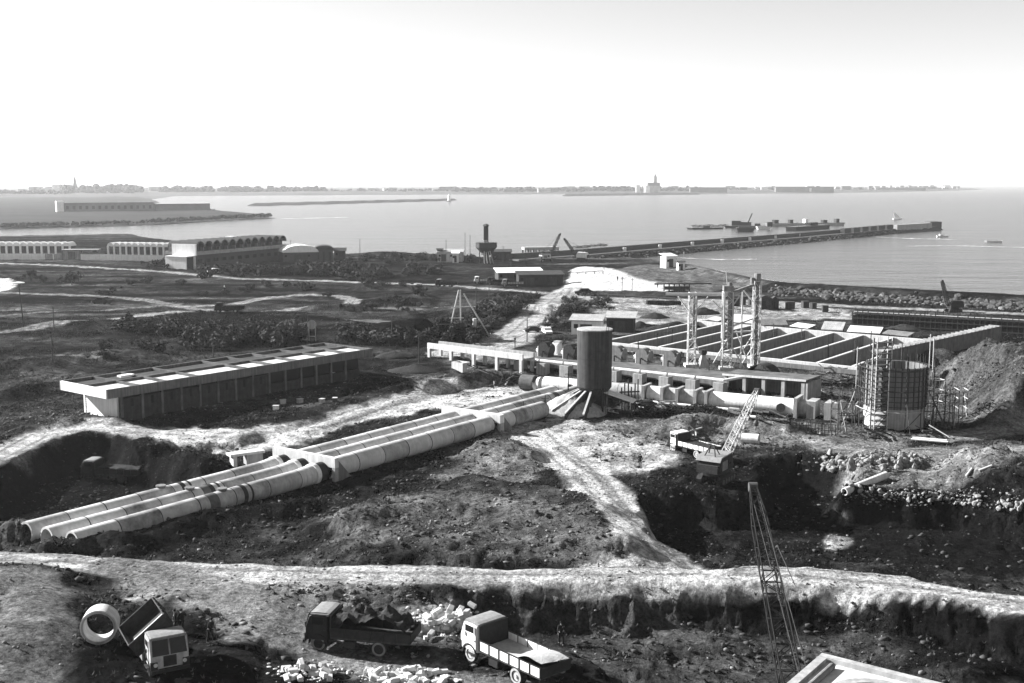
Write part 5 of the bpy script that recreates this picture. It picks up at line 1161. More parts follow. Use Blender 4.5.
def shed(name, lab, px, py, w_, d_, h, rz, wm, rm, kind='gable', doors=1, z=None):
    p = G(px, py); t = T(name, lab, 'shed', p, rz)
    MB().box((0,d_/2,h/2-.3),(w_,d_,h+.6)).build('walls', M[wm], t)
    if kind == 'gable':
        b = MB(); ov = .5; b.add([(-w_/2-ov,-ov,h),(w_/2+ov,-ov,h),(w_/2+ov,d_/2,h+d_*.22),(-w_/2-ov,d_/2,h+d_*.22),(-w_/2-ov,d_+ov,h),(w_/2+ov,d_+ov,h)], [(0,1,2,3),(3,2,5,4),(0,3,4),(1,5,2),(0,4,5,1)]); b.build('roof', M[rm], t)
    elif kind == 'vault':
        b = MB().extr(arc(0,h,w_/2+.3,0,math.pi,10), -.5, d_+.5); b.v = [(v[0], v[1], h+(v[2]-h)*.4) for v in b.v]; b.build('roof', M[rm], t)
    else: MB().add([(-w_/2-.5,-.6,h+.05),(w_/2+.5,-.6,h+.05),(w_/2+.5,d_+.4,h+1),(-w_/2-.5,d_+.4,h+1),(-w_/2-.5,-.6,h+.25),(w_/2+.5,-.6,h+.25),(w_/2+.5,d_+.4,h+1.2),(-w_/2-.5,d_+.4,h+1.2)], [(0,3,2,1),(4,5,6,7),(0,1,5,4),(1,2,6,5),(2,3,7,6),(3,0,4,7)]).build('roof', M[rm], t)
    for k in range(doors): MB().box((-w_/2+(k+.5)*w_/doors,-.06,h*.42),(w_/doors*.4,.12,h*.75)).build('door', M['timber'], t)
    for k in range(max(1, int(w_/5))): MB().box((-w_/2+(k+.2)*5 if w_ > 5 else -w_*.3,-.05,h*.65),(.9,.1,.9)).build('window', M['glass'], t)
    return t
shed('shed', 'brick shed with pale curved roof just right of the vaulted hall', 301, 262, 15, 12, 4.2, R(20), 'brick', 'plaster', 'vault')
shed('shed', 'dark shed with a row of openings right of the pale-roofed shed', 324, 261, 8, 9, 5.0, R(10), 'brick', 'roofdark', 'vault', 3)
shed('shed', 'small dark shed at the end of the shore sheds', 340, 260, 5, 6, 4.0, R(8), 'timber', 'roofdark')
shed('shed', 'low grey shed with a white door left of the tall timber tower', 450, 262, 11, 5, 4.2, R(-4), 'concrete', 'concrete', 'flat', 2)
shed('shed', 'small white hut beside the grey shed near the tower', 455.5, 263, 2.6, 3, 4.0, R(0), 'white', 'plaster', 'flat')
shed('shed', 'narrow dark hut like a small tower left of the grey shed', 440, 262, 2.4, 2.4, 5.4, R(5), 'timber', 'roofdark')
shed('shed', 'dark low huts right of the tall timber tower', 501, 260, 9, 4, 3.4, R(3), 'timber', 'roofdark', 'flat', 2)
shed('shed', 'long shed with a bright sloping roof along the coast road', 521, 281, 16, 10, 2.8, R(8), 'timber', 'white', 'flat', 3)
shed('shed', 'dark open-fronted shed along the coast road', 541, 286, 15, 5, 3.6, R(10), 'rust', 'roofdark', 'flat', 2)
shed('shed', 'white cabin on the beach by the water', 671, 268, 5.0, 4, 4.6, R(28), 'white', 'white', 'flat')
shed('shed', 'small white hut beside the beach cabin', 681.5, 270.5, 2.6, 2.4, 3.2, R(10), 'white', 'roofdark')
shed('shed', 'pale-roofed block behind the silo top', 620, 332, 6.0, 4, 3.0, R(-12), 'rust', 'concrete', 'flat')
shed('shed', 'pale low wall hut with ragged top left of the silo top', 586, 336, 6.5, 3, 3.2, R(-15), 'plaster', 'concrete', 'flat', 1)
# concrete frame on the shore
p = P(524.5, 256, -4.6); q = P(559, 255.5, -4.6); t = T('open_pavilion', 'open concrete frame on columns standing on the shore behind the crane', 'frame', p, heading(p, q)); Lq = (q-p).length
MB().box((Lq/2,3,3.4),(Lq,6,1.3)).build('slab', M['concrete'], t)
for k in range(7): MB().box((.4+k*(Lq-.8)/6,.4,1.0),(.8,.8,3.6)).build('column', M['concrete'], t); MB().box((.4+k*(Lq-.8)/6,5.4,1.0),(.8,.8,3.6)).build('column', M['grey_concrete'], t)
# tall timber tower
p = G(488, 263); t = T('timber_tower', 'tall dark timber tower with leaning props and a dark hopper on the shore', 'tower', p, .1); s_ = scale_at(p); hh = 37/s_
MB().box((-.8,.6,hh/2),(2.0,2.0,hh)).build('shaft', M['timber'], t); MB().lathe([(1.5,hh),(1.1,hh+.5),(0,hh+.9)], 4, (-.8,.6,0)).build('cap', M['timber'], t)
for x, z in ((-2.2,.3),(-1,.3),(.4,.3),(1.7,.3)): MB().tube((x+.6,-1.6,-.3),(-1.1+x*.3,-.4,hh*.62),.2,n=5).build('prop', M['paletimber'], t)
MB().lathe([(4.6,8.6),(4.6,6.6),(2.2,4.2),(2.2,3.4),(0,3.4)], 8, (-.6,1.6,0)).build('hopper', M['timber'], t); MB().lathe([(4.7,8.5),(4.7,8.7),(0,8.7)], 8, (-.6,1.6,0)).build('hopper_deck', M['timber'], t)
for x, y in ((-3.4,3.6),(2.2,3.6),(2.4,-.4),(-3.6,-.4)): MB().box((x,y,3),(.3,.3,7)).build('leg', M['timber'], t)
t = T('timber_fence', 'thin railing across the pale slope by the coast road', 'railing', G(560, 277)); a = t.location.copy(); b = G(603, 274); d = b-a
MB().tube((0,0,1.2),d+Vector((0,0,1.2)),.12,n=4).build('rail', M['timber'], t)
for k in range(6): MB().tube(d*(k/5)+Vector((0,0,-.4)), d*(k/5)+Vector((0,0,1.2)),.12,n=4).build('post', M['timber'], t)
t = T('conveyor', 'long thin dark conveyor pipe lying along the coast road below the pale slope', 'pipe', G(592, 296)+Vector((0,0,.6))); d = G(676, 301)+Vector((0,0,.6))-t.location
for k in range(5): MB().tube(d*(k/5), d*((k+1)/5-.003),.3,n=8).build('pipe_segment', M['rust'], t)
for k in range(6): MB().box(d*(k/5)+Vector((0,0,-.6)),(.4,.5,1.2)).build('support', M['concrete'], t)
t = T('steel_rack', 'low dark rack of pipes at the lower right end of the pale slope', 'rack', G(664, 291), .1)
for k in range(6): MB().box((k*1.6,0,1.0),(.3,.5,2.6)).build('post', M['timber'], t)
MB().box((6,0,2.2),(18,.6,.35)).build('beam', M['rust'], t); MB().box((4,0,.9),(8,1.5,1.0)).build('base', M['timber'], t)
# ---------------------------------------------------------------- breakwater
CL = [P(512,266,SEA), P(585,260.5,SEA), P(700,250,SEA), P(800,241.5,SEA), P(890,232.5,SEA), P(933,229.6,SEA)]
t = T('breakwater', 'long dark breakwater with a stone wall reaching out into the sea', 'breakwater', (CL[0].x, CL[0].y, SEA))
rd = random.Random(3)
def sweep(prof, name, m, jit=0, i0=0, i1=5, step=6.0):
    pts = []
    for i in range(i0, i1):
        n = max(1, int((CL[i+1]-CL[i]).length/step)); pts += [CL[i]+(CL[i+1]-CL[i])*k/n for k in range(n)]
    pts.append(CL[i1]); vs = []; fs = []; n = len(prof)
    for i, q in enumerate(pts):
        d = (pts[min(i+1, len(pts)-1)]-pts[max(0, i-1)]).normalized(); nr = Vector((d.y, -d.x, 0))
        for (o, z) in prof: vs.append(q-CL[0]+nr*(o+rd.uniform(-jit, jit))+Vector((0,0,z+rd.uniform(-jit, jit)*.5)))
    for i in range(len(pts)-1):
        for k in range(n): fs.append((i*n+k, i*n+(k+1) % n, (i+1)*n+(k+1) % n, (i+1)*n+k))
    fs += [tuple(range(n)), tuple(range((len(pts)-1)*n, len(pts)*n))[::-1]]
    return MB().add(vs, fs).build(name, M[m], t)
sweep([(11,-1),(6,1.6),(4.5,2.4),(-6,2.4),(-9,-1)], 'rubble_slope', 'rockdark', .8, step=2.5)
sweep([(-2,2.2),(-2,3.0),(4.2,3.0),(4.2,2.2)], 'walkway', 'grey_concrete')
sweep([(-4.5,2.2),(-4.5,5.2),(-2.02,5.2),(-2.02,2.2)], 'sea_wall', 'brick', .05)
for k in range(7):
    q = CL[1]+(CL[4]-CL[1])*(.08+.085*k)-CL[0]; MB().box(q+Vector((1.5,0,3.9)),(1.6,1.2,1.8)).build('marker_block', M['white'], t)
e = CL[5]-CL[0]; MB().box(e+Vector((0,0,2.6)),(9,12,7.6)).build('end_block', M['brick'], t)
q = CL[4]+(CL[5]-CL[4])*.45-CL[0]; MB().box(q+Vector((0,-6.5,2.8)),((CL[5]-CL[4]).length*.8,3,6), math.atan2((CL[5]-CL[4]).y,(CL[5]-CL[4]).x)).build('quay_wall', M['concrete'], t)
for k in range(6): MB().box(CL[3]+(CL[4]-CL[3])*(.45+.1*k)-CL[0]+Vector((0,-3,4.4)),(12,3,3.4), math.atan2((CL[4]-CL[3]).y,(CL[4]-CL[3]).x)).build('stone_stack', M['rockdark'], t)
def boulders(name, region, n, smin, smax, m, sub=1, dz=0, sq=(1.2,.9,.7)):
    b = MB(); r_ = random.Random(hash(name) % 1000 if False else len(name))
    k = 0
    while k < n:
        p = region(r_); s = r_.uniform(smin, smax)*(1 if r_.random() < .85 else 1.7); b.blob(p+Vector((0,0,s*.25+dz)), s, sub, .2, sq, r_); k += 1
    o = b.build(name, M[m]); o['kind'] = 'stuff'; return o
def along_sh(r_):
    x = r_.uniform(770, 1120); y = np.interp(x, [770,830,900,960,1024,1120], [291,295,300,303,308,318])+r_.gauss(0, 1.8); return G(x, y)
boulders('shore_boulders', along_sh, 1300, .2, .85, 'rockdark'); boulders('pale_shore_boulders', along_sh, 420, .15, .6, 'stoneish')
b = MB(); r_ = random.Random(9)
for k in range(420):
    f = r_.random()**.8*4; i = int(f); q = CL[i]+(CL[i+1]-CL[i])*(f-i); d = (CL[i+1]-CL[i]).normalized(); nr = Vector((d.y,-d.x,0)); o_ = r_.uniform(5.5, 12); b.blob(q+nr*o_+Vector((0,0,1.8-(o_-5.5)*.42)), r_.uniform(.6,1.5), 1, .2, (1.2,.9,.8), r_)
o = b.build('rubble_stone', M['rockdark'], t); o.location = (-CL[0].x, -CL[0].y, -SEA); o['kind'] = 'stuff'
rc_ = random.Random(77)
for i, (px, py, n_, lab) in enumerate(((634,407,10,'tangled dark planks at the foot of the canopy right of the silo'),(664,408,8,'dark scrap timber on the ground below the collared pipe'),(752,417,9,'dark scrap pile under the white end of the collared pipe'),(776,420,9,'dark timber heap below the pipe side flange'),(815,379,10,'dark reinforcing mats stacked right of the low chamber roof'),(835,372,12,'dark heap of bars and planks between chamber and round tank'),(848,384,10,'dark timber stack just left of the stair tower'),(822,392,8,'dark beams lying behind the square collars'),(500,386,9,'dark scrap lying left of the pipe end below the channel beam'),(480,372,7,'dark planks under the channel beam'),(520,380,8,'dark timbers beside the capped pipe end'),(930,436,8,'dark scrap at the right foot of the round tank'),(875,437,9,'loose planks at the left foot of the round tank'),(690,436,8,'dark scrap on the mound behind the parked lorry'),(610,412,8,'dark debris right beside the silo foot'),(770,352,8,'dark scrap against the basin front wall'))):
    t = T('timber_pile', lab, 'timber pile', G(px, py), rc_.random()*3)
    for k in range(n_):
        a = rc_.uniform(0, 3.14); L_ = rc_.uniform(1.2, 3.6); c = Vector((rc_.uniform(-1.6,1.6), rc_.uniform(-1,1), rc_.uniform(.1,.9))); d = Vector((math.cos(a), math.sin(a), rc_.uniform(-.15,.45)))*L_/2
        MB().tube(c-d, c+d, rc_.uniform(.06,.16), n=4).build('plank', M[rc_.choice(('timber','rust','timber','paletimber'))], t)
for i, (px, py, rx_, ry_, h_, lab) in enumerate(((676,329,7.5,2.2,1.8,'long dark covered heap at the back left corner of the basins'),(703,314,5,3,1.8,'dark spoil heap behind the gantry on the sandy ground'),(655,318,4,3,1.5,'dark spoil heap left of the gantry behind the basins'),(720,322,4,2.5,1.6,'dark spoil heap between the gantry masts behind the basins'),(640,327,3,2.4,1.4,'small dark spoil heap right of the block behind the silo'),(905,330,5,2.5,1.4,'dark spoil heap at the right rear corner of the basins'),(415,372,5,2.5,1.3,'dark spoil heap left of the channel beam'),(395,357,4,2,1.1,'dark spoil heap at the right end of the flat-roofed building'))):
    heap('spoil_heap', lab, 'spoil heap', G(px, py), rx_, ry_, h_, 'load', 30, 20+i, rc_.uniform(-.3,.3))
for i in range(9):
    t = T('basin_prop', 'slender dark timber prop standing against a basin dividing wall', 'prop', P(640+i*27, 352-((i*7) % 4)*6, -1.9), rc_.random(), 'timber props in the basins')
    MB().tube((0,0,-3.2),(rc_.uniform(-.5,.5),rc_.uniform(-.3,.3),2.2),.1,n=5).build('post', M['timber'], t); MB().tube((-.8,0,.3),(.8,.1,.5),.08,n=5).build('crosspiece', M['timber'], t)
foam = mat('surf_foam', .75, .9, .5, .3)
def surf(pts, w0, name='surf'):
    pp = PL(pts, SEA+.05); vs = []; fs = []; r_ = random.Random(len(pts)*7+int(pts[0][0])); n = 0
    for i in range(len(pp)-1):
        K = 14
        for k in range(K):
            q = pp[i]+(pp[i+1]-pp[i])*k/K; f = (i+k/K)/(len(pp)-1); w_ = w0*(.15+abs(math.sin(f*9+r_.random()*.8))*.9)*math.sin(math.pi*min(1, max(.02, f)))**.5; j = r_.uniform(-1, 1)*w0*.4
            vs += [q+Vector((0, j-w_/2, 0)), q+Vector((0, j+w_/2, 0))]; n += 1
    fs = [(2*i, 2*i+2, 2*i+3, 2*i+1) for i in range(n-1)]
    o = MB().add(vs, fs).build(name, foam); o['kind'] = 'structure'
surf([(690,264.5),(730,273),(765,283.5),(805,286.5),(860,289),(930,293)], 2.4); surf([(740,275.5),(800,284.5),(880,288),(960,294),(1040,299)], 1.2); surf([(870,236.5),(910,238.5),(960,239.5)], 4.0); surf([(905,246),(950,245.5),(1010,247),(1060,248)], 2.5); surf([(280,218.6),(300,218.4),(330,217.6),(350,217.2)], 6.0); surf([(675,257.5),(720,259.5),(760,259)], 2.5); surf([(615,262.2),(640,262.6),(665,265)], 1.6)
# ---------------------------------------------------------------- boats, barges
def boat(name, lab, px, py, L_, rz, hullm='white', cabin=False, mast=0):
    p = P(px, py, SEA); t = T(name, lab, 'boat', p, rz); W_ = L_*.3; st = []
    for k in range(9):
        f = k/8; w_ = W_/2*math.sin(min(1, .35+f*.75)*math.pi*.5) if f < .6 else W_/2*(1-((f-.6)/.4)**1.8)+.02; x = L_*(.5-f) ; sh_ = .09*L_*(1+.5*abs(f-.4))
        st.append([(x,-w_,sh_),(x,-w_*.7,-.2),(x,0,-.45),(x,w_*.7,-.2),(x,w_,sh_)])
    st = [[(-v[0], v[1], v[2]) for v in r] for r in st]
    vs = [v for r in st for v in r]; fs = [(k*5+i, k*5+i+1, (k+1)*5+i+1, (k+1)*5+i) for k in range(8) for i in range(4)]+[tuple(range(5))]
    MB().add(vs, fs).build('hull', M[hullm], t)
    dk_ = [(r[0][0], r[0][1]*.93, r[0][2]*.75) for r in st]+[(r[4][0], r[4][1]*.93, r[4][2]*.75) for r in st[::-1]]; MB().add(dk_, [tuple(range(len(dk_)))]).build('deck', M['paletimber'], t)
    if cabin: MB().box((-L_*.12,0,L_*.16),(L_*.3,W_*.55,L_*.15)).build('cabin', M['white'], t)
    else:
        for x in (-.2, .05, .25): MB().box((x*L_,0,L_*.085),(.3,W_*.8,.08)).build('thwart', M['timber'], t)
    if mast: MB().tube((L_*.05,0,.3),(L_*.05,0,mast),.08,n=5).build('mast', M['timber'], t)
boat('boat', 'small white boat just off the breakwater head', 942.5, 237, 8.5, R(8), cabin=True); boat('boat', 'larger white boat farther right on the open water', 993, 242.5, 10.5, R(175), cabin=False)
def barge(lab, p0, p1, wd, h, m='rust', items=()):
    a, b = P(*p0, SEA), P(*p1, SEA); d = b-a; L_ = d.length; t = T('barge', lab, 'barge', a, math.atan2(d.y, d.x))
    MB().extr([(0,h),(1.5,-.6),(L_-1.5,-.6),(L_,h)], 0, wd).build('hull', M[m], t); MB().box((L_/2,wd/2,h+.05),(L_-1,wd-.6,.12)).build('deck', M['grey_concrete'], t)
    for (x, w_, z, mm, nme) in items: MB().box((x*L_,wd*.5,h+z/2),(w_,wd*.5,z)).build(nme, M[mm], t)
    for k in range(4): MB().tube((L_*(.1+.26*k),.3,h),(L_*(.1+.26*k),.3,h+.9),.15,n=6).build('bollard', M['steel'], t)
    return t, L_
barge('low dark barge lying farthest left of the harbour works', (692,229.5), (724,229), 9, 1.2, items=((.5,6,1.2,'rust','crate'),))
b_, L_ = barge('dark barge carrying a squat crane with a short raised jib', (724,228), (765,228.5), 11, 1.8, items=((.28,7,4.0,'rust','engine_house'),(.5,9,3.0,'rust','engine_house'),(.8,4,2,'timber','crate')))
MB().tube((L_*.55,5,3),(L_*.66,5,12),.5,n=5).build('jib', M['rust'], b_)
barge('white-bowed launch barge in front of the crane barge', (736.5,232), (755,232), 6, 3.0, 'rust', items=((.5,10,1.0,'timber','cargo'),)); shed_w = P(737, 232, SEA)
barge('pale barge between the crane barge and the breakwater', (757,229.5), (771,229.5), 6, 2.2, 'white', items=((.95,4,3.6,'rust','cabin'),))
barge('long pale quay pontoon behind the breakwater', (770,226.5), (845,225.5), 8, 2.4, 'concrete', items=((.1,4,3,'rust','cabin'),(.3,3,3,'rust','cabin'),(.5,3,3.4,'plaster','cabin'),(.75,4,2.5,'rust','cargo'),(.92,3,3.4,'timber','cargo')))
barge('dark hulk moored right behind the breakwater wall', (795,231), (830,228.5), 8, 3.0, 'rust', items=((.6,14,2.4,'rust','cargo'),))
t = T('sail_boat', 'tiny boat with a slanting white sail beyond the breakwater head', 'boat', P(897, 219.5, SEA), R(15)); MB().extr([(-5,1.2),(-4,-.4),(4,-.4),(5.5,1.4)], -1.2, 1.2).build('hull', M['white'], t); MB().add([(-3,0,1.5),(3.5,0,2),(-4,0.3,8),(-3,.1,1.5),(3.5,.1,2),(-4,.4,8)], [(0,1,2),(5,4,3),(0,3,4,1),(1,4,5,2),(2,5,3,0)]).build('sail', M['white'], t)
# rocks and reef strips in the bay
b = MB(); r_ = random.Random(5)
for k in range(90): f = r_.random(); p = P(573+34*f+r_.gauss(0,1), 247.5-2.6*f+r_.gauss(0,.25), SEA); b.blob(p, r_.uniform(.7,1.8), 1, .2, (1.5,1,.5), r_)
for k in range(90): f = r_.random(); p = P(693+32*f, 226.2-.5*f+r_.gauss(0,.4), SEA); b.blob(p, r_.uniform(.8,2.0), 1, .2, (1.8,1,.5), r_)
o = b.build('reef', M['rockdark']); o['kind'] = 'stuff'
# ---------------------------------------------------------------- headland, spits and far coast
def landmass(name, pts, top, m, slope=.05, nx=160, ny=60, rough=1.0, nscale=60, kind='structure'):
    poly = PL(pts, SEA); xs = [p.x for p in poly]; ys = [p.y for p in poly]
    X, Y = np.meshgrid(np.linspace(min(xs)-10, max(xs)+10, nx), np.linspace(min(ys)-10, max(ys)+10, ny)); X, Y = X.ravel(), Y.ravel()
    s = sdf(X, Y, poly)+fbm(X, Y, nscale*.5, 3, 7)*rough*6; Z = SEA-1.5+np.minimum(np.maximum(s*slope+1.5, 0), top+1.5)*(1+.25*fbm(X, Y, nscale, 4, 8)*rough)
    idx = np.arange(nx*ny).reshape(ny, nx); q = np.stack([idx[:-1,:-1], idx[:-1,1:], idx[1:,1:], idx[1:,:-1]], -1).reshape(-1, 4); q = q[Z[q].max(1) > SEA-1.2]
    me = bpy.data.meshes.new(name); me.from_pydata(np.stack([X, Y, Z], 1).tolist(), [], q.tolist()); me.materials.append(m)
    for p in me.polygons: p.use_smooth = True
    o = link(name, me); o['kind'] = kind; return o
field = mat('headland_scrub', .022, .95, .7, .02, .6, .05); shore_dark = mat('shore_scrub', .025, .95, .6, .05, .5, .08)
landmass('headland', [(-500,232),(-100,231),(0,230),(60,228.2),(150,225.5),(215,221.5),(250,219.5),(274,218.3),(262,214.5),(215,210),(168,207.5),(160,203),(150,198),(120,196.8),(0,196.8),(-500,197)], 2.6, field, .06, 260, 90)
landmass('spit', [(-200,242),(0,240.5),(70,239.5),(138,237.8),(142,236.3),(120,236.2),(60,237.6),(0,238.8),(-200,240)], 2.2, shore_dark, .3, 200, 14, .6, 20)
landmass('far_breakwater', [(250,206.3),(330,204.2),(400,202.2),(455,200.6),(458,199.6),(400,200.8),(330,202.6),(250,204.6)], 3.2, shore_dark, .4, 240, 12, .3, 30)
far = mat('far_land', .06, .95, .6, .006)
landmass('far_coast', [(-700,199),(0,199.5),(160,199),(170,196),(330,195.2),(480,194.4),(565,194),(640,194.3),(700,194),(833,193),(900,192),(958,190.6),(985,189.2),(970,188),(700,188),(-700,188)], 8, far, .02, 420, 60, 1.0, 300)
landmass('outer_mole', [(562,196.2),(640,195.2),(700,194.6),(700,194.1),(640,194.6),(562,195.5)], 5, shore_dark, .4, 200, 12, .3, 60)
pier = T('pier_light', 'tiny light tower on the end of the far breakwater', 'light tower', P(449, 200.6, SEA+3)); MB().lathe([(3,0),(2.2,8),(3,8.2),(3,9),(1.5,9.2),(1.5,11.5),(0,12.5)], 10).build('tower', M['plaster'], pier); MB().box((0,0,-1),(9,9,2)).build('base', M['concrete'], pier)
# long building on the headland
p = P(64, 211.5, SEA+3); q = P(158, 208.5, SEA+3); d = q-p; L_ = d.length; t = T('headland_barrack', 'long dark low building with a pale end on the headland', 'building', p, math.atan2(d.y, d.x)*.4)
MB().box((L_*.3,6,5),(L_*.6,12,10)).build('walls', M['towndark'], t); e_ = MB().box((-4,6,6),(7.9,14,12.5)).build('end_block', M['plaster'], t); MB().box((L_*.3,6,10.3),(L_*.6,13,.6)).build('roof', M['town'], t)
MB().box((L_*.8,4,4),(L_*.38,12,8)).build('wing', M['towndark'], t); MB().box((L_*.8,3.6,8.3),(L_*.38,13.5,.7)).build('wing_roof', M['plaster'], t)
for k in range(14): MB().box((4+k*L_*.6/14.2,-.1,4.5),(3,.2,4)).build('window', M['glass'], t)
# far town: single houses, towers, woods
rt_ = random.Random(21); HM = {}
def house(px, ys, w_, d_, h, m, lab, grp, name='town_house'):
    p = P(px, ys, SEA); p.z = SEA+5; t = T(name, lab, 'house', p, rt_.uniform(-.4,.4), grp)
    k = (round(w_), round(h), m)
    if k not in HM:
        a = MB().box((0,0,h/2-4),(w_,d_,h+8)).build('walls', M[m]); b = MB().box((0,0,h+.4),(w_+1,d_+1,.8)).build('roof', M['concrete']); c = MB()
        for i in range(max(2, int(w_/5))): c.box((-w_/2+(i+.5)*w_/max(2, int(w_/5)),-d_/2-.1,h*.55),(1.6,.3,h*.3))
        c = c.build('window', M['glass']); HM[k] = (a.data, b.data, c.data)
        for o in (a, b, c): bpy.data.objects.remove(o)
    for n_, me in zip(('walls', 'roof', 'window_row'), HM[k]): link(n_, me, t)
for i in range(150):
    px = rt_.choice((rt_.uniform(20,160), rt_.uniform(330,640), rt_.uniform(560,960), rt_.uniform(660,960)))
    ys = np.interp(px, [0,160,330,560,700,833,960], [194.5,193.5,193.6,193.3,192.4,191.2,189.4])+rt_.uniform(-.9,.2)
    house(px, ys, rt_.choice((14,20,30,44)), 14, rt_.choice((8,11,14,18)), rt_.choice(('town','town','plaster','towndark')), 'small house in the hazy town along the far shore', 'houses of the far town')
def landmark(name, lab, cat, px, ys, parts):
    p = P(px, ys, SEA); p.z = SEA+3; t = T(name, lab, cat, p)
    for nme, mm, kind, a in parts:
        b = MB(); (b.box(*a) if kind == 'b' else b.lathe(*a)).build(nme, M[mm], t)
landmark('lighthouse', 'pointed hazy tower on the rise at the far left', 'tower', 75.5, 195.0, (('shaft','towndark','l',([(9,0),(7,24),(4.5,38),(5,39),(2,50),(0,55)], 10)), ('base','town','b',((0,0,5),(50,20,14)))))
landmark('white_block', 'pale block of buildings left of the far tower', 'building', 52, 196, (('walls','plaster','b',((0,0,9),(50,20,22))), ('wing','plaster','b',((-30,0,5),(40,18,14))), ('upper_floor','plaster','b',((12,0,24),(16,14,10)))))
landmark('sea_fort', 'hazy sea fort with a tall church tower on the far shore', 'fort', 651, 193.6, (('bastion','town','l',([(34,-4),(32,20),(32,24),(0,24)], 14)), ('keep','towndark','b',((8,0,22),(42,30,26))), ('tower','town','b',((14,0,40),(11,11,30))), ('spire','towndark','l',([(6,54),(3,60),(0,66)], 6, (14,0,0))), ('gate_tower','plaster','b',((-46,0,14),(14,14,26)))))
landmark('long_warehouse', 'long dark harbour warehouse on the far shore right of the fort', 'warehouse', 708, 193.4, (('walls','towndark','b',((0,0,6),(130,24,20))), ('roof','towndark','b',((0,0,17),(134,26,2)))))
landmark('long_warehouse', 'longest dark harbour warehouse toward the right of the far shore', 'warehouse', 804, 192.9, (('walls','towndark','b',((0,0,7),(215,24,22))), ('roof','towndark','b',((0,0,19),(219,26,2))), ('bay','plaster','b',((20,-13,8),(8,3,14)))))
landmark('long_warehouse', 'long pale harbour shed at the right end of the far shore', 'warehouse', 900, 191.0, (('walls','towndark','b',((0,0,4),(230,24,14))), ('roof','town','b',((0,0,12),(234,26,2)))))
def woods(name, segs, n, h, m):
    b = MB(); r_ = random.Random(31)
    for k in range(n):
        s = r_.choice(segs); f = r_.random(); px = s[0]+(s[2]-s[0])*f; ys = s[1]+(s[3]-s[1])*f+r_.uniform(-.5,.15); p = P(px, ys, SEA); hh = h*r_.uniform(.5,1.15)*s[4]
        for q in range(5): b.blob(p+Vector((r_.uniform(-.4,.4)*h, r_.uniform(-.3,.3)*h, (5 if h > 9 else 1.5)+hh*r_.uniform(.25,.85))), hh*r_.uniform(.22,.4), 1, .25, (1.3,1,.9), r_)
    o = b.build(name, M[m]); o['kind'] = 'stuff'
woods('headland_scrub', [(0,229.2,60,227.6,1),(60,227.6,150,225,1),(150,225,215,221.2,1.2),(215,221.2,272,218.2,1.2),(165,209,215,212,.8)], 420, 3.0, 'leaf')
woods('far_woods', [(160,194.6,325,193.8,1.0),(160,194.6,325,193.8,1.0),(325,193.8,480,193.4,.6),(455,193.6,560,193.2,.8),(60,195.5,140,195,1.2),(560,193.4,700,192.8,.9),(700,192.5,960,190,.6),(0,197,70,196,.6)], 620, 20, 'leaf')
# ---------------------------------------------------------------- shrubs and trees
def leafmesh(seed, n, R_, H_, leaf, m='leaf'):
    r_ = np.random.default_rng(seed); K = 9
    cc = r_.normal(0, .42, (K, 3))*np.array([R_, R_, H_*.32])+np.array([0,0,H_*.52]); rr = r_.uniform(.3, .55, K)*min(R_, H_)*.85
    k = r_.integers(0, K, n); dirs = r_.normal(size=(n, 3)); dirs /= np.linalg.norm(dirs, axis=1)[:, None]
    c = cc[k]+dirs*rr[k][:, None]*r_.uniform(.6, 1.05, n)[:, None]; c[:, 2] = np.abs(c[:, 2])*.98+.02
    a = r_.normal(size=(n, 3)); a /= np.linalg.norm(a, axis=1)[:, None]; b = np.cross(a, dirs); b /= np.linalg.norm(b, axis=1)[:, None]+1e-9
    s = leaf*r_.uniform(.6, 1.5, n)[:, None]; v = np.stack([c-a*s, c-b*s*.6, c+a*s, c+b*s*.6], 1).reshape(-1, 3)
    me = bpy.data.meshes.new('foliage'); me.from_pydata(v.tolist(), [], np.arange(4*n).reshape(n, 4).tolist()); me.materials.append(M[m]); return me
def stems(seed, H_, n=4, r0=.12):
    r_ = random.Random(seed); b = MB()
    for k in range(n): a = r_.random()*6.28; b.tube((0,0,-.4),(math.cos(a)*H_*.3, math.sin(a)*H_*.3, H_*.7),r0,r0*.3,n=5)
    me = b.build('stem', M['bark']); d = me.data; bpy.data.objects.remove(me); return d
SHR = [(leafmesh(s, 420, 1.9, 2.3, .2, 'leafpale' if s in (3, 1) else 'leaf'), stems(s, 2.2)) for s in (1, 2, 3, 4)]
FARS = [(leafmesh(s, 260, 2.6, 2.8, .36), stems(s, 2.4)) for s in (11, 12, 13)]
rs = random.Random(8)
def shrub(px, py, s, lab, grp, lib=SHR, name='shrub', cat='shrub'):
    p = G(px, py); t = T(name, lab, cat, p, rs.random()*6.28, grp); fo, st = rs.choice(lib); k = s*rs.uniform(.8,1.25); t.scale = (k*rs.uniform(.9,1.4), k*rs.uniform(.9,1.3), k*rs.uniform(.75,1.1))
    link('foliage', fo, t); link('stem', st, t); return t
def row(n, x0, x1, yf, dy, s, lab, grp, lib=SHR):
    for i in range(n): x = rs.uniform(x0, x1); shrub(x, yf(x)+rs.gauss(0, dy), s, lab, grp, lib)
row(46, 122, 305, lambda x: np.interp(x, [122,180,240,305], [331,337,341,340])-2, 3.2, 1.15, 'dark bushy shrub in the thicket behind the flat-roofed building', 'thicket behind the flat-roofed building')
row(16, 100, 235, lambda x: 352-.06*(x-100), 3, .8, 'low dark shrub on the slope just above the flat roof', 'low shrubs above the flat roof')
row(34, 345, 480, lambda x: 343-.03*(x-345)-.04*max(0, x-430), 3.5, 1.0, 'dark shrub in the hedge bank left of the drill rig', 'hedge bank by the drill rig')
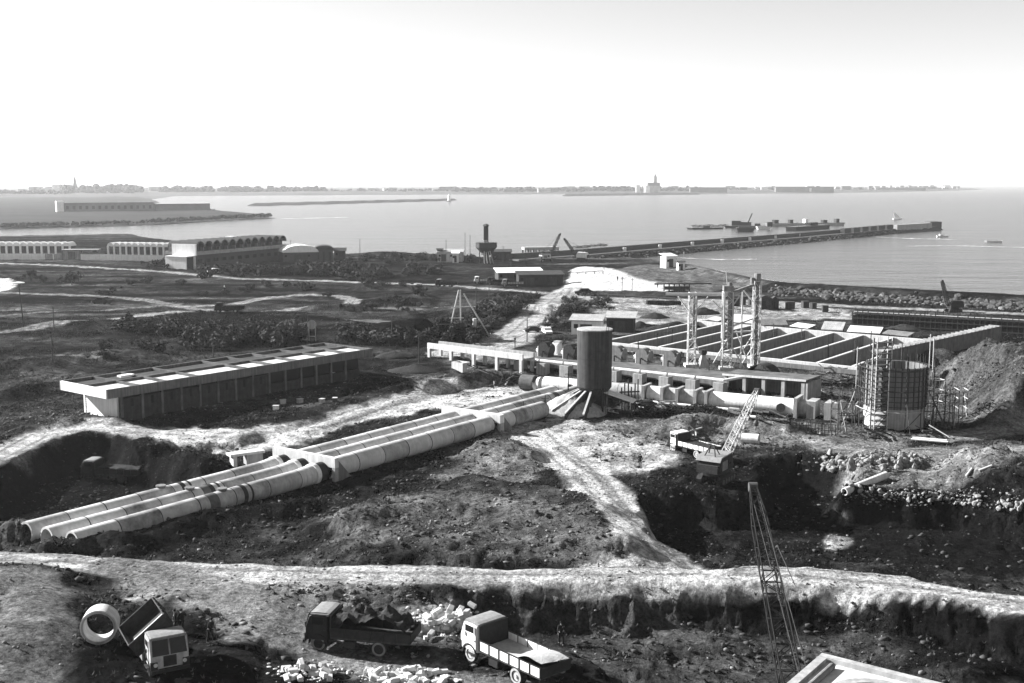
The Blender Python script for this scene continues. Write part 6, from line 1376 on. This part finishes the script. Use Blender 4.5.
for i in range(54):
    y_ = rs.uniform(299, 331); e_ = np.interp(y_, [295,300,310,320,331], [548,541,524,506,488]); shrub(e_-4-abs(rs.gauss(0, 22)), y_, .9, 'dark shrub on the bank left of the wide dirt road', 'scrub bank left of the dirt road')
for i in range(14):
    y_ = rs.uniform(303, 332); e_ = np.interp(y_, [295,303,318,332], [575,566,552,540]); shrub(e_+2+abs(rs.gauss(0, 7)), y_, .7, 'dark shrub on the bank right of the wide dirt road', 'scrub bank right of the dirt road')
row(20, 560, 612, lambda x: 304+.1*(x-560), 3.5, .85, 'dark shrub right of the head of the dirt road', 'scrub right of the dirt road')
row(20, 150, 194, lambda x: 266, 1.2, .9, 'dark round shrub along the foot of the white porch', 'shrubs before the hall porch', FARS)
row(40, 196, 330, lambda x: 275-.03*(x-196), 2.2, 1.0, 'dark shrub in front of the vaulted hall and sheds', 'shrubs before the vaulted hall', FARS)
row(60, 290, 440, lambda x: 273, 3.6, .95, 'dark shrub in the scrub belt behind the coast road', 'scrub belt behind the coast road', FARS)
row(26, 350, 440, lambda x: 259.5, 1.0, .9, 'dark shrub on the low shore bank behind the scrub belt', 'shore bank shrubs', FARS)
row(14, 440, 530, lambda x: 259, 1.0, .8, 'dark low shrub among the shore huts', 'shrubs among the shore huts', FARS)
row(24, 100, 440, lambda x: 283+rs.uniform(0, 14), 2, .7, 'lone low shrub on the open scrubland between the tracks', 'lone shrubs between the tracks', FARS)
row(16, 330, 420, lambda x: 305+rs.uniform(-4,8), 2, .8, 'low dark shrub on the rough ground below the track loop', 'shrubs below the track loop')
def tree(lab, px, py, hpx, seed, spread=.6, grp=None):
    p = G(px, py); h = hpx/scale_at(p); t = T('tree', lab, 'tree', p, seed, grp); b = MB().tube((0,0,-.5),(.1*h*.3,0,h*.45),.05*h,.03*h,n=7)
    r_ = random.Random(seed)
    for k in range(6): a = k*1.05; b.tube((.03*h,0,h*.35),(math.cos(a)*h*.3, math.sin(a)*h*.3, h*(.6+.3*r_.random())),.025*h,.008*h,n=5)
    b.build('trunk', M['bark'], t); link('crown', leafmesh(seed, 700, h*spread, h*1.05, h*.055), t)
tree('dark spreading tree standing alone by the left road', 72, 285, 15, 41, .75); tree('pair of dark trees at the left edge road, taller one', 31, 281, 14, 42, .5); tree('pair of dark trees at the left edge road, lower one', 42, 283, 9, 43, .8); tree('lone dark tree right of the far left tree pair', 20, 282, 7, 46, .9)
tree('bare-topped tree on the shore, left of two', 384, 259, 9, 44, .6); tree('round-topped tree on the shore, right of two', 395, 259, 10, 45, .55)
# ---------------------------------------------------------------- clods, stones and dry grass
def scatter_idx(prob, n):
    c = np.cumsum(prob); return np.searchsorted(c, RNG.random(n)*c[-1])
ar = GY**2
near = (GY > 50) & (GY < 190) & (np.abs(GX/GY) < .58)
pr = ar*near*(1-GRM)*(.3+vnoise(GX/5, GY/5, 71)**2*2)
def scatter_rocks(name, n, s0, s1, m, prob):
    ix = scatter_idx(prob, n); r = RNG; base = np.array(ICO[1][0]); F = np.array(ICO[1][1]); nvb = len(base)
    s = (s0+(s1-s0)*r.random(n)**5)[:, None, None]; V = base[None]*s*r.uniform(.55, 1.4, (n, nvb, 1))*np.stack([r.uniform(.8,1.6,n), r.uniform(.7,1.2,n), r.uniform(.4,.9,n)], 1)[:, None]
    c = np.stack([GX[ix]+r.uniform(-.25,.25,n), GY[ix]+r.uniform(-.3,.3,n), GZ[ix]+.2*s[:, 0, 0]], 1); V = (V+c[:, None]).reshape(-1, 3); FF = (F[None]+(np.arange(n)*nvb)[:, None, None]).reshape(-1, 3)
    me = bpy.data.meshes.new(name); me.vertices.add(len(V)); me.vertices.foreach_set('co', V.ravel().astype(np.float32)); me.loops.add(FF.size); me.loops.foreach_set('vertex_index', FF.ravel().astype(np.int32)); me.polygons.add(len(FF)); me.polygons.foreach_set('loop_start', (np.arange(len(FF))*3).astype(np.int32)); me.update(calc_edges=True); me.materials.append(M[m]); o = link(name, me); o['kind'] = 'stuff'; return o
clod = mat('clods', .05, .95, .6, .8); stone = mat('loose_stones', .16, .95, .4, .8)
scatter_rocks('earth_clods', 26000, .07, .38, 'c', pr) if False else None
M['clod'] = clod; M['stone'] = stone
scatter_rocks('earth_clods', 22000, .05, .26, 'clod', pr*(GALB < .3)); scatter_rocks('loose_stones', 6000, .04, .2, 'stone', pr*(.25+vnoise(GX/9, GY/9, 77)**3*3)*(GALB > .02)); scatter_rocks('track_pebbles', 2500, .04, .14, 'stone', ar*near*GRM)
def scatter_grass(name, n, h, m, prob):
    ix = scatter_idx(prob, n); r = RNG; x = GX[ix]+r.uniform(-.3,.3,n); y = GY[ix]+r.uniform(-.4,.4,n); z = GZ[ix]-.04; K = 4; vs = []
    for k in range(K):
        a = r.uniform(0, 6.283, n); l = h*r.uniform(.5, 1.4, n); wd = .05+.05*r.random(n); tx, ty = np.cos(a)*l*.6, np.sin(a)*l*.6; px, py = -np.sin(a)*wd, np.cos(a)*wd
        vs.append(np.stack([np.stack([x+px, y+py, z], 1), np.stack([x-px, y-py, z], 1), np.stack([x+tx, y+ty, z+l*.8], 1)], 1))
    V = np.concatenate(vs).reshape(-1, 3); F = np.arange(len(V)).reshape(-1, 3)
    me = bpy.data.meshes.new(name); me.vertices.add(len(V)); me.vertices.foreach_set('co', V.ravel().astype(np.float32)); me.loops.add(F.size); me.loops.foreach_set('vertex_index', F.ravel().astype(np.int32)); me.polygons.add(len(F)); me.polygons.foreach_set('loop_start', (np.arange(len(F))*3).astype(np.int32)); me.update(calc_edges=True); me.materials.append(M[m]); o = link(name, me); o['kind'] = 'stuff'
gp = ar*((GY > 50) & (GY < 330) & (np.abs(GX/GY) < .6))*(1-GRM)*sstep((.3-GALB)/.2)*vnoise(GX/7, GY/7, 81)**2*(GZ > -4.6)
scatter_grass('dry_grass', 26000, .26, 'grass', gp); scatter_grass('dark_weeds', 16000, .28, 'leaf', gp*vnoise(GX/12, GY/12, 83)**2)
# ---------------------------------------------------------------- haze
hz = MB().box((0, 11000, 27), (40000, 23000, 77)).build('haze', M['white']); hz['kind'] = 'stuff'; hz.data.materials.clear()
hm = bpy.data.materials.new('haze_air'); hm.use_nodes = True; t_ = hm.node_tree; t_.nodes.clear(); pv = t_.nodes.new('ShaderNodeVolumePrincipled'); out = t_.nodes.new('ShaderNodeOutputMaterial')
pv.inputs['Color'].default_value = (.9,.9,.9,1); pv.inputs['Density'].default_value = 7e-5; pv.inputs['Anisotropy'].default_value = .3; t_.links.new(pv.outputs[0], out.inputs['Volume']); hz.data.materials.append(hm)
